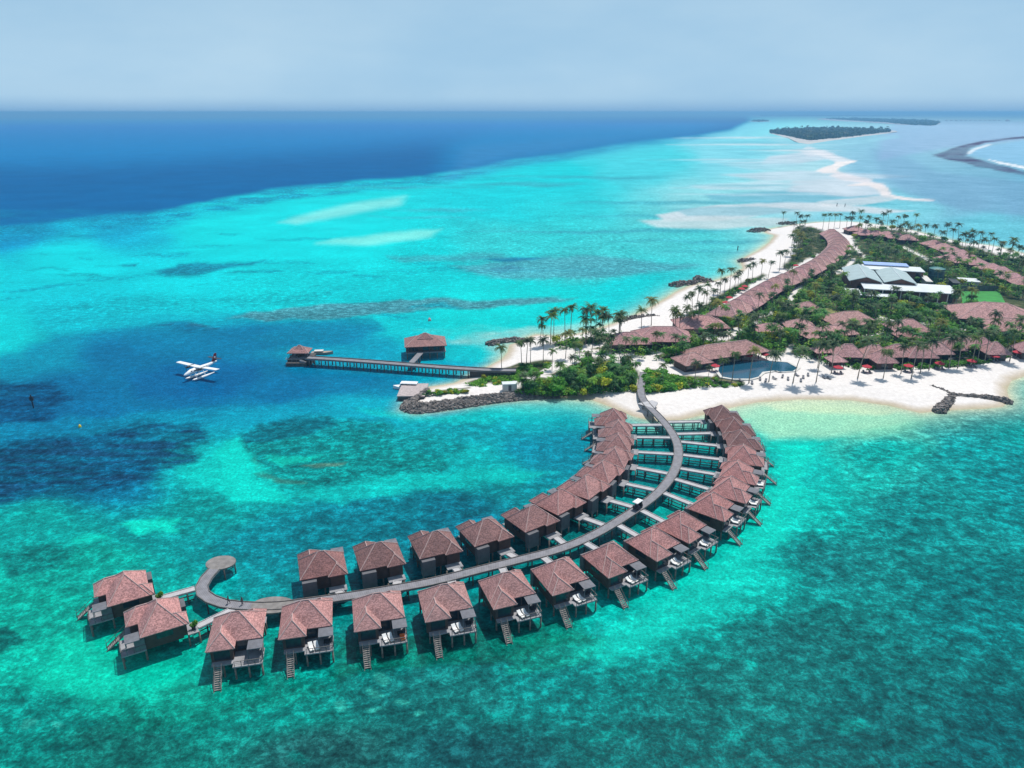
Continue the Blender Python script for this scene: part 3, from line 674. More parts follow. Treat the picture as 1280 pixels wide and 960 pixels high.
OUTER = [(294,764),(381,750),(471,741),(555,730),(633,715),(700,699),(763,679),(817,660),(852,640),(890,616),(913,596),(922,576),(929,556),(926,538),(917,522),(903,507)]
INNER = [(401,689),(473,678),(544,664),(607,649),(665,632),(700,612),(733,594),(754,576),(769,559),(773,542),(773,525),(767,511)]
PK = 8.75
def row_frames(pts, flip):
    W = [at(px, py, PK) for px, py in pts]; out = []
    for i, p in enumerate(W):
        a, b = W[max(0, i-2)], W[min(len(W)-1, i+2)]
        t = (b - a); t.z = 0; t.normalize()
        n = Vector((t.y, -t.x, 0))    # outward on the outer row
        if flip: n = -n
        out.append((Vector((p.x, p.y, 0)), n))
    return out
villas = []
TINT_O = [1.12,1.1,1.05,1.05,1.0,1.0,1.0,1.02,1.02,1.05,1.05,1.08,1.0,.72,.66,.62]  # low values paint cloud shade onto the last roofs of the row
TINT_I = [.62,.64,.68,.78,.86,.98,1.05,1.02,1.0,.96,.9,.82]  # inner row: cloud shade put into the first roofs' tint
def place_villa(pos, sea, mir, label, group, tint, red=0.0):
    o = PROTO[mir]
    if used[mir]: o = copy_tree(PROTO[mir])
    used[mir] = True
    rz = math.atan2(sea.y, sea.x) + PI/2     # local -Y -> sea
    o.rotation_euler = (0, 0, rz)
    c_ = Vector((math.cos(rz), math.sin(rz), 0)); s_ = Vector((-math.sin(rz), math.cos(rz), 0))
    pos = Vector((pos.x, pos.y, 0))
    o.location = pos - s_ * 0.5              # peak sits at local y=.6
    o['label'] = label; o['group'] = group
    for ch in o.children:
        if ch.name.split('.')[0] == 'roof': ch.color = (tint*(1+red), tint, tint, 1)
    villas.append(dict(o=o, pos=o.location.copy(), ex=c_, ey=s_, mir=mir, label=label))
    return o
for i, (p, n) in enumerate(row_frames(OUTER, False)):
    place_villa(p, n, 1, f'{"shade-tinted brown" if i > 12 else "reddish-brown"} shingled villa, {ORD[i]} in the outer stilted row from the round platform', 'stilted villas of the outer row', TINT_O[i]*random.uniform(.9,1.08), random.uniform(-.04,.06) + (.1 if 5 < i < 13 else 0))
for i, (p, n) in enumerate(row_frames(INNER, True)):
    place_villa(p, n, -1, f'{"shade-darkened brown" if i < 3 else "reddish-brown"} shingled villa, {ORD[i]} in the inner stilted row from the round platform', 'stilted villas of the inner row', TINT_I[i]*random.uniform(.9,1.08), random.uniform(-.04,.08))
for (px, py), lb in (((155,716), 'reddish villa beyond the boardwalk end, set behind its neighbour with green shrub'), ((196,751), 'reddish villa beyond the boardwalk end, nearer the open reef, stairs facing out')):
    place_villa(at(px, py, PK), Vector((-.86, -.5, 0)).normalized(), 1, lb, 'stilted villas at the boardwalk end', 1.2, .08)

# ------------------------------------------------------------------ boardwalk with its spurs
BWPX = [(252,733),(254,742),(264,749),(280,754.5),(300,757),(325,758),(350,757),(380,753),(430,746),(480,738),(540,727),(600,712),(650,699.5),(700,686),(745,667),(790,640),(820,618),(838,597),(847,576),(847,556),(838,538),(824,521),(811,508),(803,497),(801,485),(803,474),(804,465)]
BWPX = [(268,711),(258,722)] + BWPX
def smooth_line(pts, step):
    out = []
    for i in range(len(pts) - 1):
        p0, p1, p2, p3 = pts[max(0,i-1)], pts[i], pts[i+1], pts[min(len(pts)-1,i+2)]
        n = max(1, int((p2-p1).length / step))
        for k in range(n):
            t = k / n
            out.append(.5*((2*p1) + (p2-p0)*t + (2*p0-5*p1+4*p2-p3)*t*t + (3*p1-p0-3*p2+p3)*t**3))
    return out + [pts[-1]]
LINE = smooth_line([at(px, py, FZ) for px, py in BWPX], 2.0)
for k, p in enumerate(LINE): p.z = FZ
def strip(mb, line, wdt, z0, z1, mi=0):
    L_, R_ = [], []
    for i, p in enumerate(line):
        t = line[min(i+1,len(line)-1)] - line[max(i-1,0)]; t.z = 0; t.normalize()
        s = Vector((-t.y, t.x, 0)) * wdt/2; L_.append(p + s); R_.append(p - s)
    n = len(line); vs_ = []
    for i in range(n):
        vs_ += [(L_[i].x,L_[i].y,z0),(R_[i].x,R_[i].y,z0),(R_[i].x,R_[i].y,z1),(L_[i].x,L_[i].y,z1)]
    fs_ = [(0,1,2,3),(4*(n-1)+3,4*(n-1)+2,4*(n-1)+1,4*(n-1))]
    for i in range(n-1):
        a_, b_ = 4*i, 4*i+4
        fs_ += [(a_+3,a_+2,b_+2,b_+3),(a_,b_,b_+1,a_+1),(a_+1,b_+1,b_+2,a_+2),(a_,a_+3,b_+3,b_)]
    mb.add(vs_, fs_, mi)
    return L_, R_
bw = thing('boardwalk', 'long curving grey timber boardwalk on piles between the two rows of stilted villas', 'boardwalk', LINE[0].xy.to_3d())
off = -Vector((LINE[0].x, LINE[0].y, 0))
def rel(mb):
    mb.v = [(x+off.x, y+off.y, z) for x,y,z in mb.v]; return mb
mb = MB(); strip(mb, LINE, 2.5, FZ-.28, FZ); rel(mb).build('deck', M['pier'], bw)
for sgn in (-1, 1):
    side = []
    for i, p in enumerate(LINE):
        t = LINE[min(i+1,len(LINE)-1)] - LINE[max(i-1,0)]; t.z = 0; t.normalize()
        side.append(p + Vector((-t.y, t.x, 0)) * sgn * 1.16)
    mb = MB(); strip(mb, side, .16, FZ+.003, FZ+.16); rel(mb).build('kerb', M['rail'], bw)
def disc(mb, c_, rx, ry, z0, z1, n=28, rot=0):
    ca, sa = math.cos(rot), math.sin(rot)
    ring = [(c_.x + rx*math.cos(2*PI*k/n)*ca - ry*math.sin(2*PI*k/n)*sa, c_.y + rx*math.cos(2*PI*k/n)*sa + ry*math.sin(2*PI*k/n)*ca) for k in range(n)]
    vs_ = [(x,y,z0) for x,y in ring] + [(x,y,z1) for x,y in ring]
    mb.add(vs_, [tuple(range(n))[::-1], tuple(range(n, 2*n))] + [(k,(k+1)%n,n+(k+1)%n,n+k) for k in range(n)])
mb = MB(); pA = at(276,703,FZ); disc(mb, pA, 3.0, 2.5, FZ-.3, FZ+.012); rel(mb).build('platform', M['stair'], bw)
mb = MB(); pB = at(341,756,FZ); disc(mb, pB, 4.1, 2.5, FZ-.3, FZ+.014); rel(mb).build('platform', M['stair'], bw)
mb = MB(); pC = at(806,506,FZ); mb.poly([(pC.x-2.2,pC.y+1,FZ+.02),(pC.x+2.4,pC.y-3.2,FZ+.02),(pC.x+4.6,pC.y+2,FZ+.02),(pC.x+3,pC.y+4,FZ+.02)]); mb.poly([(pC.x-2.2,pC.y+1,FZ-.3),(pC.x+3,pC.y+4,FZ-.3),(pC.x+4.6,pC.y+2,FZ-.3),(pC.x+2.4,pC.y-3.2,FZ-.3)])
rel(mb).build('platform', M['spur'], bw)
pile_me = MB().tube([(0,0,-2),(0,0,FZ-.28)], .15, 6).mesh('pile', M['beam'], True)
pp = []
for i in range(2, len(LINE)-8, 2):
    p = LINE[i]; t = LINE[i+1] - LINE[i-1]; t.z = 0; t.normalize(); s = Vector((-t.y, t.x, 0))
    for q in (-1.0, 1.0): pp.append(p + s*q)
for cc, rx, ry in ((pA,2.8,2.5),(pB,3.6,2)):
    for k in range(6): pp.append(cc + Vector((rx*math.cos(k*PI/3), ry*math.sin(k*PI/3), 0)))
pp.sort(key=lambda p: p.length)
for p in pp[:100]:
    o = link('pile', pile_me, bw); o.location = (p.x+off.x, p.y+off.y, 0)
mb = MB()
for p in pp[100:]: mb.tube([(p.x,p.y,-2),(p.x,p.y,FZ-.28)], .15, 6)
tag(rel(mb).build('pile_rest', M['beam'], bw), kind='stuff')
def near_line(p):
    return min(LINE, key=lambda q: (q.xy - p.xy).length)
for vd in villas:
    e = vd['pos'] + vd['ex'] * (2.8*VS*vd['mir']) + vd['ey'] * (7.75*VY)
    # aim along the villa's own axis, then settle on the nearest point of the line
    best = min(LINE[:-10], key=lambda q: (q.xy - e.xy).length + 1.2*abs((q - e).dot(vd['ex'])))
    dvec = Vector((best.x - e.x, best.y - e.y, 0)); Lg = dvec.length
    if Lg < 1.8: continue
    dvec.normalize(); b_ = e + dvec*(Lg - 1.27)
    mb = MB(); mb.box(0, Lg-1.27, -.85, .85, FZ-.30, FZ-.035); mb.box(0, Lg-1.27, -.8, -.68, FZ-.03, FZ+.1); mb.box(0, Lg-1.27, .68, .8, FZ-.03, FZ+.1)
    wk = mb.build('walkway', M['spur'], bw); wk.location = (e.x+off.x, e.y+off.y, 0); wk.rotation_euler = (0,0,math.atan2(dvec.y, dvec.x))
    n = max(1, int(Lg/3.4))
    for k in range(n):
        for s in (-.75,.75):
            o = link('pile', pile_me, wk); o.location = ((k+.6)*(Lg-1.7)/n, s, -.03)
    mb = MB()
    for s in (-.75,.75): mb.box(0, Lg-1.7, s-.06, s+.06, .75, .95)
    mb.build('brace', M['beam'], wk)
    if vd['label'].startswith('reddish villa'):
        vd['entry'] = e

# ------------------------------------------------------------------ sun loungers on the terraces of the outer villas
def lounger_proto(cush):
    t = thing('sun_lounger', 'x', 'sun lounger', (0,0,0))
    f_ = MB(); f_.box(-.34,.34,-.95,.95,.22,.3)
    for x in (-.3,.3):
        for y in (-.85,.75): f_.box(x-.04,x+.04,y-.04,y+.04,0,.22)
    f_.build('frame', M['rail'], t)
    c_ = MB(); c_.box(-.36,.36,-.98,.3,.305,.43); c_.add([(-.36,.3,.305),(.36,.3,.305),(.36,.3,.43),(-.36,.3,.43),(-.36,.95,.75),(.36,.95,.75),(.36,.9,.87),(-.36,.9,.87)], [(0,1,5,4),(3,7,6,2),(1,2,6,5),(0,4,7,3),(4,5,6,7)])
    c_.build('cushion', cush, t)
    freeze(t); return t
LP = lounger_proto(M['white']); first = True
for i, vd in enumerate(villas):
    if i > 11 or i == 0: continue
    for k, x in enumerate((.75, 1.7)):
        o = LP if first else copy_tree(LP); first = False
        q = vd['pos'] + vd['ex']*x + vd['ey']*(-5.25 + .1*k); o.location = (q.x, q.y, FZ-.03)
        o.rotation_euler = (0,0,vd['o'].rotation_euler[2] + .25)
        o['label'] = f'white cushioned lounger on the terrace of the {ORD[i]} outer villa from the round platform'; o['group'] = f'white loungers on the {ORD[i]} outer villa terrace'
    if i < 7:
        tb = thing('terrace_table', f'low dark table with cushions on the {ORD[i]} outer villa terrace under its pergola', 'table', (0,0,0))
        q = vd['pos'] + vd['ex']*3.4 + vd['ey']*(-4.3); tb.location = (q.x, q.y, FZ-.03); tb.rotation_euler = vd['o'].rotation_euler; tb['group'] = 'terrace tables under the pergolas'
        a_ = MB(); a_.box(-.5,.5,-.5,.5,.4,.47); a_.build('tabletop', M['dark'], tb)
        for sx_ in (-.4,.4):
            for sy_ in (-.4,.4): l_ = MB(); l_.box(sx_-.04,sx_+.04,sy_-.04,sy_+.04,0,.4); l_.build('leg', M['dark'], tb)
# a lit orange seat cushion on the third terrace
vd = villas[2]; q = vd['pos'] + vd['ex']*3.7 + vd['ey']*(-5.7)
t = thing('armchair', 'orange cushioned armchair on the third outer villa terrace', 'armchair', (q.x, q.y, FZ-.03), vd['o'].rotation_euler[2])
a_ = MB(); a_.box(-.45,.45,-.4,.4,.15,.45); a_.build('seat', M['orange'], t)
a_ = MB(); a_.box(-.45,.45,.402,.55,.15,.9); a_.build('backrest', M['orange'], t)
for sx_ in (-.4,.4):
    for sy_ in (-.35,.35): l_ = MB(); l_.box(sx_-.04,sx_+.04,sy_-.04,sy_+.04,0,.15); l_.build('leg', M['dark'], t)

# ------------------------------------------------------------------ buggy on the boardwalk, two walkers
q = at(795,637,FZ); qa = near_line(q); ia = LINE.index(qa); t_ = LINE[ia+1] - LINE[ia-1]
bg_ = thing('golf_buggy', 'small dark golf buggy with white roof driving along the boardwalk', 'buggy', (qa.x, qa.y, FZ+.01), math.atan2(t_.y, t_.x) - PI/2)
mb = MB(); mb.box(-.6,.6,-1.25,1.25,.3,.55); mb.box(-.58,.58,.55,1.2,.55,.95); mb.box(-.6,.6,-1.25,-.85,.55,.9); mb.build('body', M['dark'], bg_)
mb = MB(); mb.box(-.55,.55,-.5,0,.55,.75); mb.box(-.55,.55,-.62,-.5,.55,1.25); mb.build('seat', M['cloth2'], bg_)
mb = MB(); mb.box(-.72,.72,-1.35,1.0,1.88,2.0); mb.box(-.6,.6,-1.2,.85,2.0,2.06); mb.build('canopy', M['paint'], bg_)
for x in (-.6,.6):
    for y in (-1.15,.75): mb = MB(); mb.box(x-.03,x+.03,y-.03,y+.03,.55,1.88); mb.build('post', M['dark'], bg_)
mb = MB(); mb.box(-.57,.57,.78,.8,.95,1.8); mb.build('windscreen', M['glass'], bg_)
for x in (-.56,.56):
    for y in (-.8,.85): mb = MB(); mb.tube([(x-.1,y,.26),(x+.1,y,.26)], .26, 12); mb.build('wheel', M['dark'], bg_)

def skin_obj(name, verts, edges, radii, root, material, parent):
    me_ = bpy.data.meshes.new(name); me_.from_pydata(verts, edges, []); me_.update()
    o = link(name, me_, parent); me_.materials.append(material)
    sm = o.modifiers.new('skin', 'SKIN'); sm.use_smooth_shade = True
    lay = me_.skin_vertices[0].data if me_.skin_vertices else None
    if lay is None:
        bm2 = bmesh.new(); bm2.from_mesh(me_); bm2.verts.layers.skin.verify(); bm2.to_mesh(me_); bm2.free(); lay = me_.skin_vertices[0].data
    for i, r_ in enumerate(radii): lay[i].radius = (r_, r_); lay[i].use_root = (i == root)
    sb_ = o.modifiers.new('smooth', 'SUBSURF'); sb_.levels = 1; sb_.render_levels = 1
    return o
def person(loc, rz, label, top, bottom, ph):
    t = thing('person', label, 'person', loc, rz, 'people walking on the boardwalk')
    s = .22*ph
    V_ = [(0,0,.95),(0,0,1.15),(0,0,1.38),(0,0,1.5),(0,.01,1.6),(0,.02,1.7),   # 0 pelvis,1 waist,2 chest,3 neck,4 head,5 crown
          (-.1,0,.9),(-.1,s*.6,.5),(-.1,s,.09),(-.1,s+.13,.03),(.1,0,.9),(.1,-s*.5,.5),(.1,-s-.08,.12),(.1,-s+.06,.03),
          (-.19,0,1.4),(-.25,-s*.5,1.13),(-.24,-s*.7+.06,.9),(-.24,-s*.7+.1,.8),(.19,0,1.4),(.25,s*.5,1.13),(.24,s*.7+.06,.9),(.24,s*.7+.1,.8)]
    E_ = [(0,1),(1,2),(2,3),(3,4),(4,5),(0,6),(6,7),(7,8),(8,9),(0,10),(10,11),(11,12),(12,13),(2,14),(14,15),(15,16),(16,17),(2,18),(18,19),(19,20),(20,21)]
    R_ = [.13,.12,.14,.055,.1,.08,.085,.06,.045,.04,.085,.06,.045,.04,.06,.045,.035,.04,.06,.045,.035,.04]
    skin_obj('body', V_, E_, R_, 0, M['skin'], t)
    skin_obj('shirt', [(0,0,.98),(0,0,1.16),(0,0,1.4),(-.19,0,1.41),(-.24,-s*.4,1.2),(.19,0,1.41),(.24,s*.4,1.2)], [(0,1),(1,2),(2,3),(3,4),(2,5),(5,6)], [.155,.145,.16,.075,.065,.075,.065], 0, top, t)
    skin_obj('trousers', [(0,0,.95),(-.1,0,.88),(-.1,s*.6,.5),(-.1,s*.97,.14),(.1,0,.88),(.1,-s*.5,.5),(.1,-s*.93-.05,.16)], [(0,1),(1,2),(2,3),(0,4),(4,5),(5,6)], [.15,.105,.08,.06,.105,.08,.06], 0, bottom, t)
    hb = MB(); n = 10
    for r_, z_ in ((.115,1.6),(.118,1.27),(.09,1.74),(.03,1.775)):
        hb.v += [(r_*math.cos(2*PI*k/n), .005 - .02*(z_ < 1.62) + r_*math.sin(2*PI*k/n), z_) for k in range(n)]
    for j in range(3):
        for k in range(n): hb.f.append((j*n+k, j*n+(k+1)%n, (j+1)*n+(k+1)%n, (j+1)*n+k)); hb.m.append(0)
    hb.build('hair', M['dark'], t, True)
    fc = MB(); fc.box(-.045,-.02,.098,.108,1.605,1.62); fc.box(.02,.045,.098,.108,1.605,1.62); fc.box(-.025,.025,.1,.108,1.54,1.55); fc.build('face', M['dark'], t)
    ns_ = MB(); ns_.add([(-.015,.1,1.57),(.015,.1,1.57),(0,.1,1.61),(0,.125,1.572)], [(0,1,3),(1,2,3),(2,0,3)]); ns_.build('nose', M['skin'], t)
    return t
pa = at(286,754.5,FZ); person((pa.x, pa.y, FZ), 1.8, 'person in dark clothes walking on the boardwalk bend nearer the round platform', M['cloth'], M['cloth'], 1)
pa = at(303,756,FZ); person((pa.x, pa.y, FZ), 1.4, 'person in grey top walking on the boardwalk nearer the oval platform', M['cloth2'], M['cloth'], -1)

# ------------------------------------------------------------------ leaf clumps, shrubs, trees
def leaf_blob(n, rx, ry, rz, size, tint, lobes=5, z0=0.0, flat=0.0):
    """leaf-sized faces spread through a few overlapping lobes"""
    L_ = [(random.uniform(-.5,.5)*rx, random.uniform(-.5,.5)*ry, rz*random.uniform(.35,.75), random.uniform(.45,.7)) for _ in range(lobes)]
    vs_, fs_, cs_ = [], [], []
    for k in range(n):
        lx, ly, lz, lr = random.choice(L_)
        v_ = Vector((random.gauss(0,1), random.gauss(0,1), random.gauss(0,1))).normalized()*random.uniform(.6,1.05)
        p = Vector((lx + v_.x*lr*rx, ly + v_.y*lr*ry, max(.03, z0 + lz + v_.z*lr*rz*.55)))
        nn = (v_ + Vector((random.uniform(-.8,.8), random.uniform(-.8,.8), random.uniform(-.1,1.0)))).normalized()
        a_ = nn.orthogonal().normalized(); b_ = nn.cross(a_)
        q_ = random.uniform(0, PI); a_, b_ = a_*math.cos(q_)+b_*math.sin(q_), b_*math.cos(q_)-a_*math.sin(q_)
        s = size*random.uniform(.6,1.3); o = len(vs_)
        vs_ += [p-a_*s, p-b_*s*.6, p+a_*s, p+b_*s*.6]; fs_.append((o,o+1,o+2,o+3))
        g = random.uniform(.55,1.45); cs_ += [(tint[0]*g*random.uniform(.85,1.2), tint[1]*g, tint[2]*g*random.uniform(.8,1.2))]*4
    return vs_, fs_, cs_
def leaf_mesh(name, vs_, fs_, cs_, mt):
    me_ = bpy.data.meshes.new(name); me_.from_pydata([tuple(v) for v in vs_], [], fs_); me_.update()
    vcol(me_, 'tint', cs_); me_.materials.append(mt); return me_
GREEN = [(.085,.26,.03),(.12,.32,.033),(.035,.13,.04),(.34,.38,.03),(.09,.28,.04)]
SHRUBS = []
for k in range(10):
    g = GREEN[k % 5]
    SHRUBS.append(leaf_mesh('foliage', *leaf_blob(260, random.uniform(1.5,2.2), random.uniform(1.4,2), random.uniform(1.7,2.6), .36, g, 6), M['leaf']))
CROWNS = [leaf_mesh('crown', *leaf_blob(420, 2.9, 2.9, 3.2, .42, GREEN[k % 5], 8, 2.2), M['leaf']) for k in range(5)]
tk = MB(); tk.tube([(0,0,-.3),(.1,0,1.5),(0,.1,3.2)], [.2,.15,.1], 6)
for a_ in (.4,2.4,4.4): tk.tube([(.05,.03,1.9),(1.1*math.cos(a_),1.1*math.sin(a_),3.6)], [.1,.04], 5)
TRUNK = tk.mesh('trunk', M['trunk'], True)

# ------------------------------------------------------------------ coconut palms
def frond_crown(nf, tint, droop):
    vs_, fs_, cs_ = [], [], []
    for k in range(nf):
        az = 2*PI*k/nf*1.0 + random.uniform(-.25,.25); el = random.uniform(-.15, 1.15); Lf = random.uniform(3.1,4.4)
        d_ = Vector((math.cos(az), math.sin(az), 0)); sd = Vector((-d_.y, d_.x, 0))
        pts = []; p = Vector((0,0,0)); ang = el; n = 7
        for j in range(n+1):
            pts.append(p.copy()); p = p + (d_*math.cos(ang) + Vector((0,0,math.sin(ang))))*(Lf/n); ang -= droop*random.uniform(.8,1.2)*(.18 + .05*j)
        g = random.uniform(.6,1.4); tn = (tint[0]*g, tint[1]*g, tint[2]*g)
        if el < .05 and random.random() < .35: tn = (.13*g,.11*g,.03*g)
        for j in range(n):
            a_, b_ = pts[j], pts[j+1]
            wd = (.15 + .85*math.sin(PI*min(1,(j+.8)/n)**.8))*.95
            for s in (-1,1):
                for half in (0,.5):
                    r0 = a_.lerp(b_, half); r1 = a_.lerp(b_, half+.48)
                    tip = r0 + sd*s*wd*random.uniform(.85,1.15) + (b_-a_)*.7 - Vector((0,0,wd*random.uniform(.25,.6)))
                    o = len(vs_); vs_ += [r0, r1, tip]; fs_.append((o,o+1,o+2)); cs_ += [tn]*3
        # rachis
        for j in range(n):
            o = len(vs_); vs_ += [pts[j]+sd*.05, pts[j]-sd*.05, pts[j+1]-sd*.04, pts[j+1]+sd*.04]; fs_.append((o,o+1,o+2,o+3)); cs_ += [(.12,.14,.04)]*4
    return vs_, fs_, cs_
PALMS = []
PT = [(.06,.13,.025),(.035,.085,.028),(.08,.14,.02),(.045,.10,.035),(.17,.19,.025),(.03,.07,.033)]
for k in range(8):
    lean = Vector((random.uniform(-1,1), random.uniform(-1,1), 0))*random.uniform(.2,1.9)
    H_ = 10.0
    pts = [lean*((j/8)**1.7) + Vector((0,0,H_*j/8)) for j in range(9)]; pts[0].z = -.4
    tm = MB(); tm.tube(pts, [.22,.16,.14,.13,.125,.12,.115,.11,.11], 6)
    cm_ = leaf_mesh('crown', *frond_crown(random.choice((20,23,26)), PT[k % 6], random.uniform(.8,1.25)), M['frond'])
    PALMS.append((tm.mesh('trunk', M['trunk'], True), cm_, pts[-1]))
npalm = 0
def palm(p, h, label, group, k=None):
    global npalm
    npalm += 1
    tm, cm_, top = PALMS[random.randrange(8) if k is None else k]
    t = thing('coconut_palm', label, 'palm tree', p, random.uniform(0, 2*PI), group)
    s = h/10.0
    a_ = link('trunk', tm, t); a_.scale = (s, s, s) if s < 1.15 else (1.15, 1.15, s)
    b_ = link('crown', cm_, t); sx_ = a_.scale[0]; b_.location = (top.x*sx_, top.y*sx_, top.z*s)
    f_ = random.uniform(.72,1.0)*min(1.1,max(.75,s)); b_.scale = (f_,f_,f_)
    g = random.uniform(.75,1.3); b_.color = (g*random.uniform(.9,1.15), g, g, 1)
    return t
def palm_base(px, py, h, label, group): return palm(at(px, py, GZ), h, label, group)
def palm_crown(px, py, h, label, group):
    q = at(px, py, GZ + h); return palm(Vector((q.x, q.y, GZ)), h, label, group)

# ------------------------------------------------------------------ island buildings
FOOT = []    # footprints kept clear of plants
def clear_of(p, r=1.0):
    for cx_, cy_, hw, hd, rz_ in FOOT:
        dx_, dy_ = p.x - cx_, p.y - cy_
        lx = dx_*math.cos(rz_) + dy_*math.sin(rz_); ly = -dx_*math.sin(rz_) + dy_*math.cos(rz_)
        if abs(lx) < hw + r and abs(ly) < hd + r: return False
    return True
def house_meshes(W_, D_, wallh, rise, posts=False, wings=()):
    x0, x1, y0, y1 = -W_/2, W_/2, -D_/2, D_/2
    rf_, cp_ = MB(), MB()
    ridge = abs(W_ - D_)*.85 + .6
    hip(rf_, x0, x1, y0, y1, wallh, wallh+rise, ridge, cp_, .16)
    rf_.box(x0+.06, x1-.06, y0+.06, y1-.06, wallh-.25, wallh-.012)
    wl = MB(); o_ = 1.0
    if posts:
        nx_ = max(2, int(W_/4)); ny_ = max(2, int(D_/4))
        for i in range(nx_+1):
            for j in range(ny_+1):
                if i in (0,nx_) or j in (0,ny_):
                    x = x0+o_+(W_-2*o_)*i/nx_; y = y0+o_+(D_-2*o_)*j/ny_
                    wl.box(x-.12,x+.12,y-.12,y+.12,-.3,wallh-.25)
        wl.box(x0+W_*.25,x1-W_*.25,y0+D_*.45,y1-o_-.3,-.3,wallh-.25)
    else: wl.box(x0+o_, x1-o_, y0+o_+.8, y1-o_, -.3, wallh-.25)
    wn = []
    n = max(1, int(W_/4.5))
    for k in range(n):
        w_ = MB(); c_ = x0 + W_*(k+.5)/n
        w_.box(c_-1.2, c_+1.2, y0+o_+.74, y0+o_+.795, .4, wallh-.6); wn.append(w_.mesh('window', M['glass']))
    return rf_.mesh('roof', M['roof_far']), cp_.mesh('ridge_cap', M['ridge']), wl.mesh('wall', M['wall']), wn
HM = {}
def house(pos, W_, D_, wallh, rise, rz, label, cat='house', name='beach_house', group=None, posts=False, tint=1.0, z=None):
    key = (round(W_,1), round(D_,1), wallh, rise, posts)
    if key not in HM: HM[key] = house_meshes(W_, D_, wallh, rise, posts)
    rfm, cpm, wlm, wn = HM[key]
    t = thing(name, label, cat, (pos.x, pos.y, GZ if z is None else z), rz, group)
    r = link('roof', rfm, t); r.color = (tint, tint*random.uniform(.95,1.02), tint*random.uniform(.95,1.03), 1); link('ridge_cap', cpm, r)
    wl = link('wall', wlm, t)
    if not posts:
        for w_ in wn: link('window', w_, wl)
    FOOT.append((pos.x, pos.y, W_/2 - .5, D_/2 - .5, rz))
    return t
def hp(px, py, h): # ground point under a ridge seen at px, py
    q = at(px, py, GZ + h); return Vector((q.x, q.y, GZ))

house(hp(786,415,6.6), 17, 12, 3.2, 3.4, .05, 'low hipped roof house nearest the tip of the island, beside leaning palms', tint=.95)
house(hp(829,408,7.6), 24, 15, 3.4, 4.2, -.02, 'broad hipped roof house behind the boardwalk landing, wider than the house beside it', tint=.95)
house(hp(876,394,7.2), 22, 15, 3.4, 3.8, .05, 'hipped roof house at the near end of the long beach villa chain', tint=1.05)
house(hp(908,428,7.0), 33, 12, 3.4, 3.6, .36, 'long hipped roof restaurant beside the dark swimming pool', 'restaurant', 'restaurant', posts=True, tint=.88)
house(hp(866,441,6.0), 12, 10, 3.2, 2.8, .36, 'smaller hipped roof adjoining the end of the long pool restaurant', tint=.95)
house(hp(1010,377,6.8), 13, 12, 3.6, 3.2, .12, 'square red hipped pavilion beside a yellow-green lawn patch', 'pavilion', 'pavilion', tint=.98)
house(hp(1001,399,6.2), 13, 10, 3.3, 2.9, -.1, 'hipped roof house with a palm standing before it, below the square red pavilion', tint=1.1)
house(hp(963,404,5.6), 13, 9, 3.1, 2.5, .0, 'pale pink hipped roof house half hidden by palms near the sandy path', tint=1.2)
house(hp(1064,389,7.6), 22, 15, 3.5, 4.1, .1, 'large hipped roof hall in the middle of the gardens', 'hall', 'garden_hall', tint=1.0)
house(hp(1035,407,6.4), 25, 11, 3.3, 3.1, .3, 'long low hipped roof building in front of the large garden hall', tint=1.08)
house(hp(1137,399,7.4), 16, 13, 3.5, 3.9, 0, 'pointed hipped roof house standing alone among dark trees', tint=1.02)
house(hp(1136,412,5.6), 10, 8, 3.0, 2.6, 0, 'small hipped roof porch house directly before the pointed roof house', tint=1.02)
house(hp(1244,378,9.5), 34, 24, 4.2, 5.3, -.25, 'biggest reddish hipped roof building beside the bright green sports lawn', 'hall', 'garden_hall', tint=1.0)
house(hp(1266,398,7.6), 22, 15, 3.6, 4.0, -.35, 'hipped roof wing house in front of the biggest reddish roof', tint=.98)
house(hp(1150,434,5.0), 8, 7, 3.0, 2.0, .1, 'little hipped roof hut tucked between the beachfront villas', tint=1.0) if False else None
bf = [(1061,430,13),(1094,431,13),(1121,430,12),(1151,431,13),(1172,427,12),(1189,422,12),(1211,420,13),(1226,420,12),(1245,427,11),(1105,437,10),(1292,425,13),(1318,420,13)]
for i, (px, py, W_) in enumerate(bf):
    house(hp(px,py,6.9), W_-1.8, 8.6, 3.1, 3.8, .05*((i*7) % 5 - 2), f'hipped roof beachfront villa, {ORD[i]} of those behind the red parasols', 'villa', 'beach_villa', 'beachfront villas behind the parasols', tint=random.uniform(1.0,1.15))
for i, (px, py) in enumerate(((1027,432),(1046,443))):
    house(hp(px,py,4.8), 6.2, 6, 2.8, 2.0, .1, ['small square thatched gazebo by the far end of the pool','small square thatched gazebo lower on the sand beside the first beachfront villa'][i], 'gazebo', 'gazebo', posts=True, tint=1.25)
# long chain of beach villas
chain = [at(px, py, GZ+5) for px, py in [(908,388),(934,374),(952,362),(971,352),(990,344),(1009,335),(1027,325),(1041,314),(1049,304),(1046,296),(1036,289),(1020,285)]]
CL = smooth_line(chain, 1.0); acc = 0; nch = 0; last = CL[0]
for i, p in enumerate(CL[1:-1], 1):
    acc += (p - CL[i-1]).length
    if acc >= 11.2 or i == 1:
        acc = 0; t = CL[i+1] - CL[i-1]
        if nch < 24:
            house(Vector((p.x,p.y,GZ)), 11.4, 14.5, 3.2, 4.3, math.atan2(t.y,t.x), f'terracotta hipped roof beach villa, {ORD[nch]} along the long chain by the western beach', 'villa', 'beach_villa', 'chain of villas by the western beach', tint=random.uniform(1.0,1.16))
            nch += 1
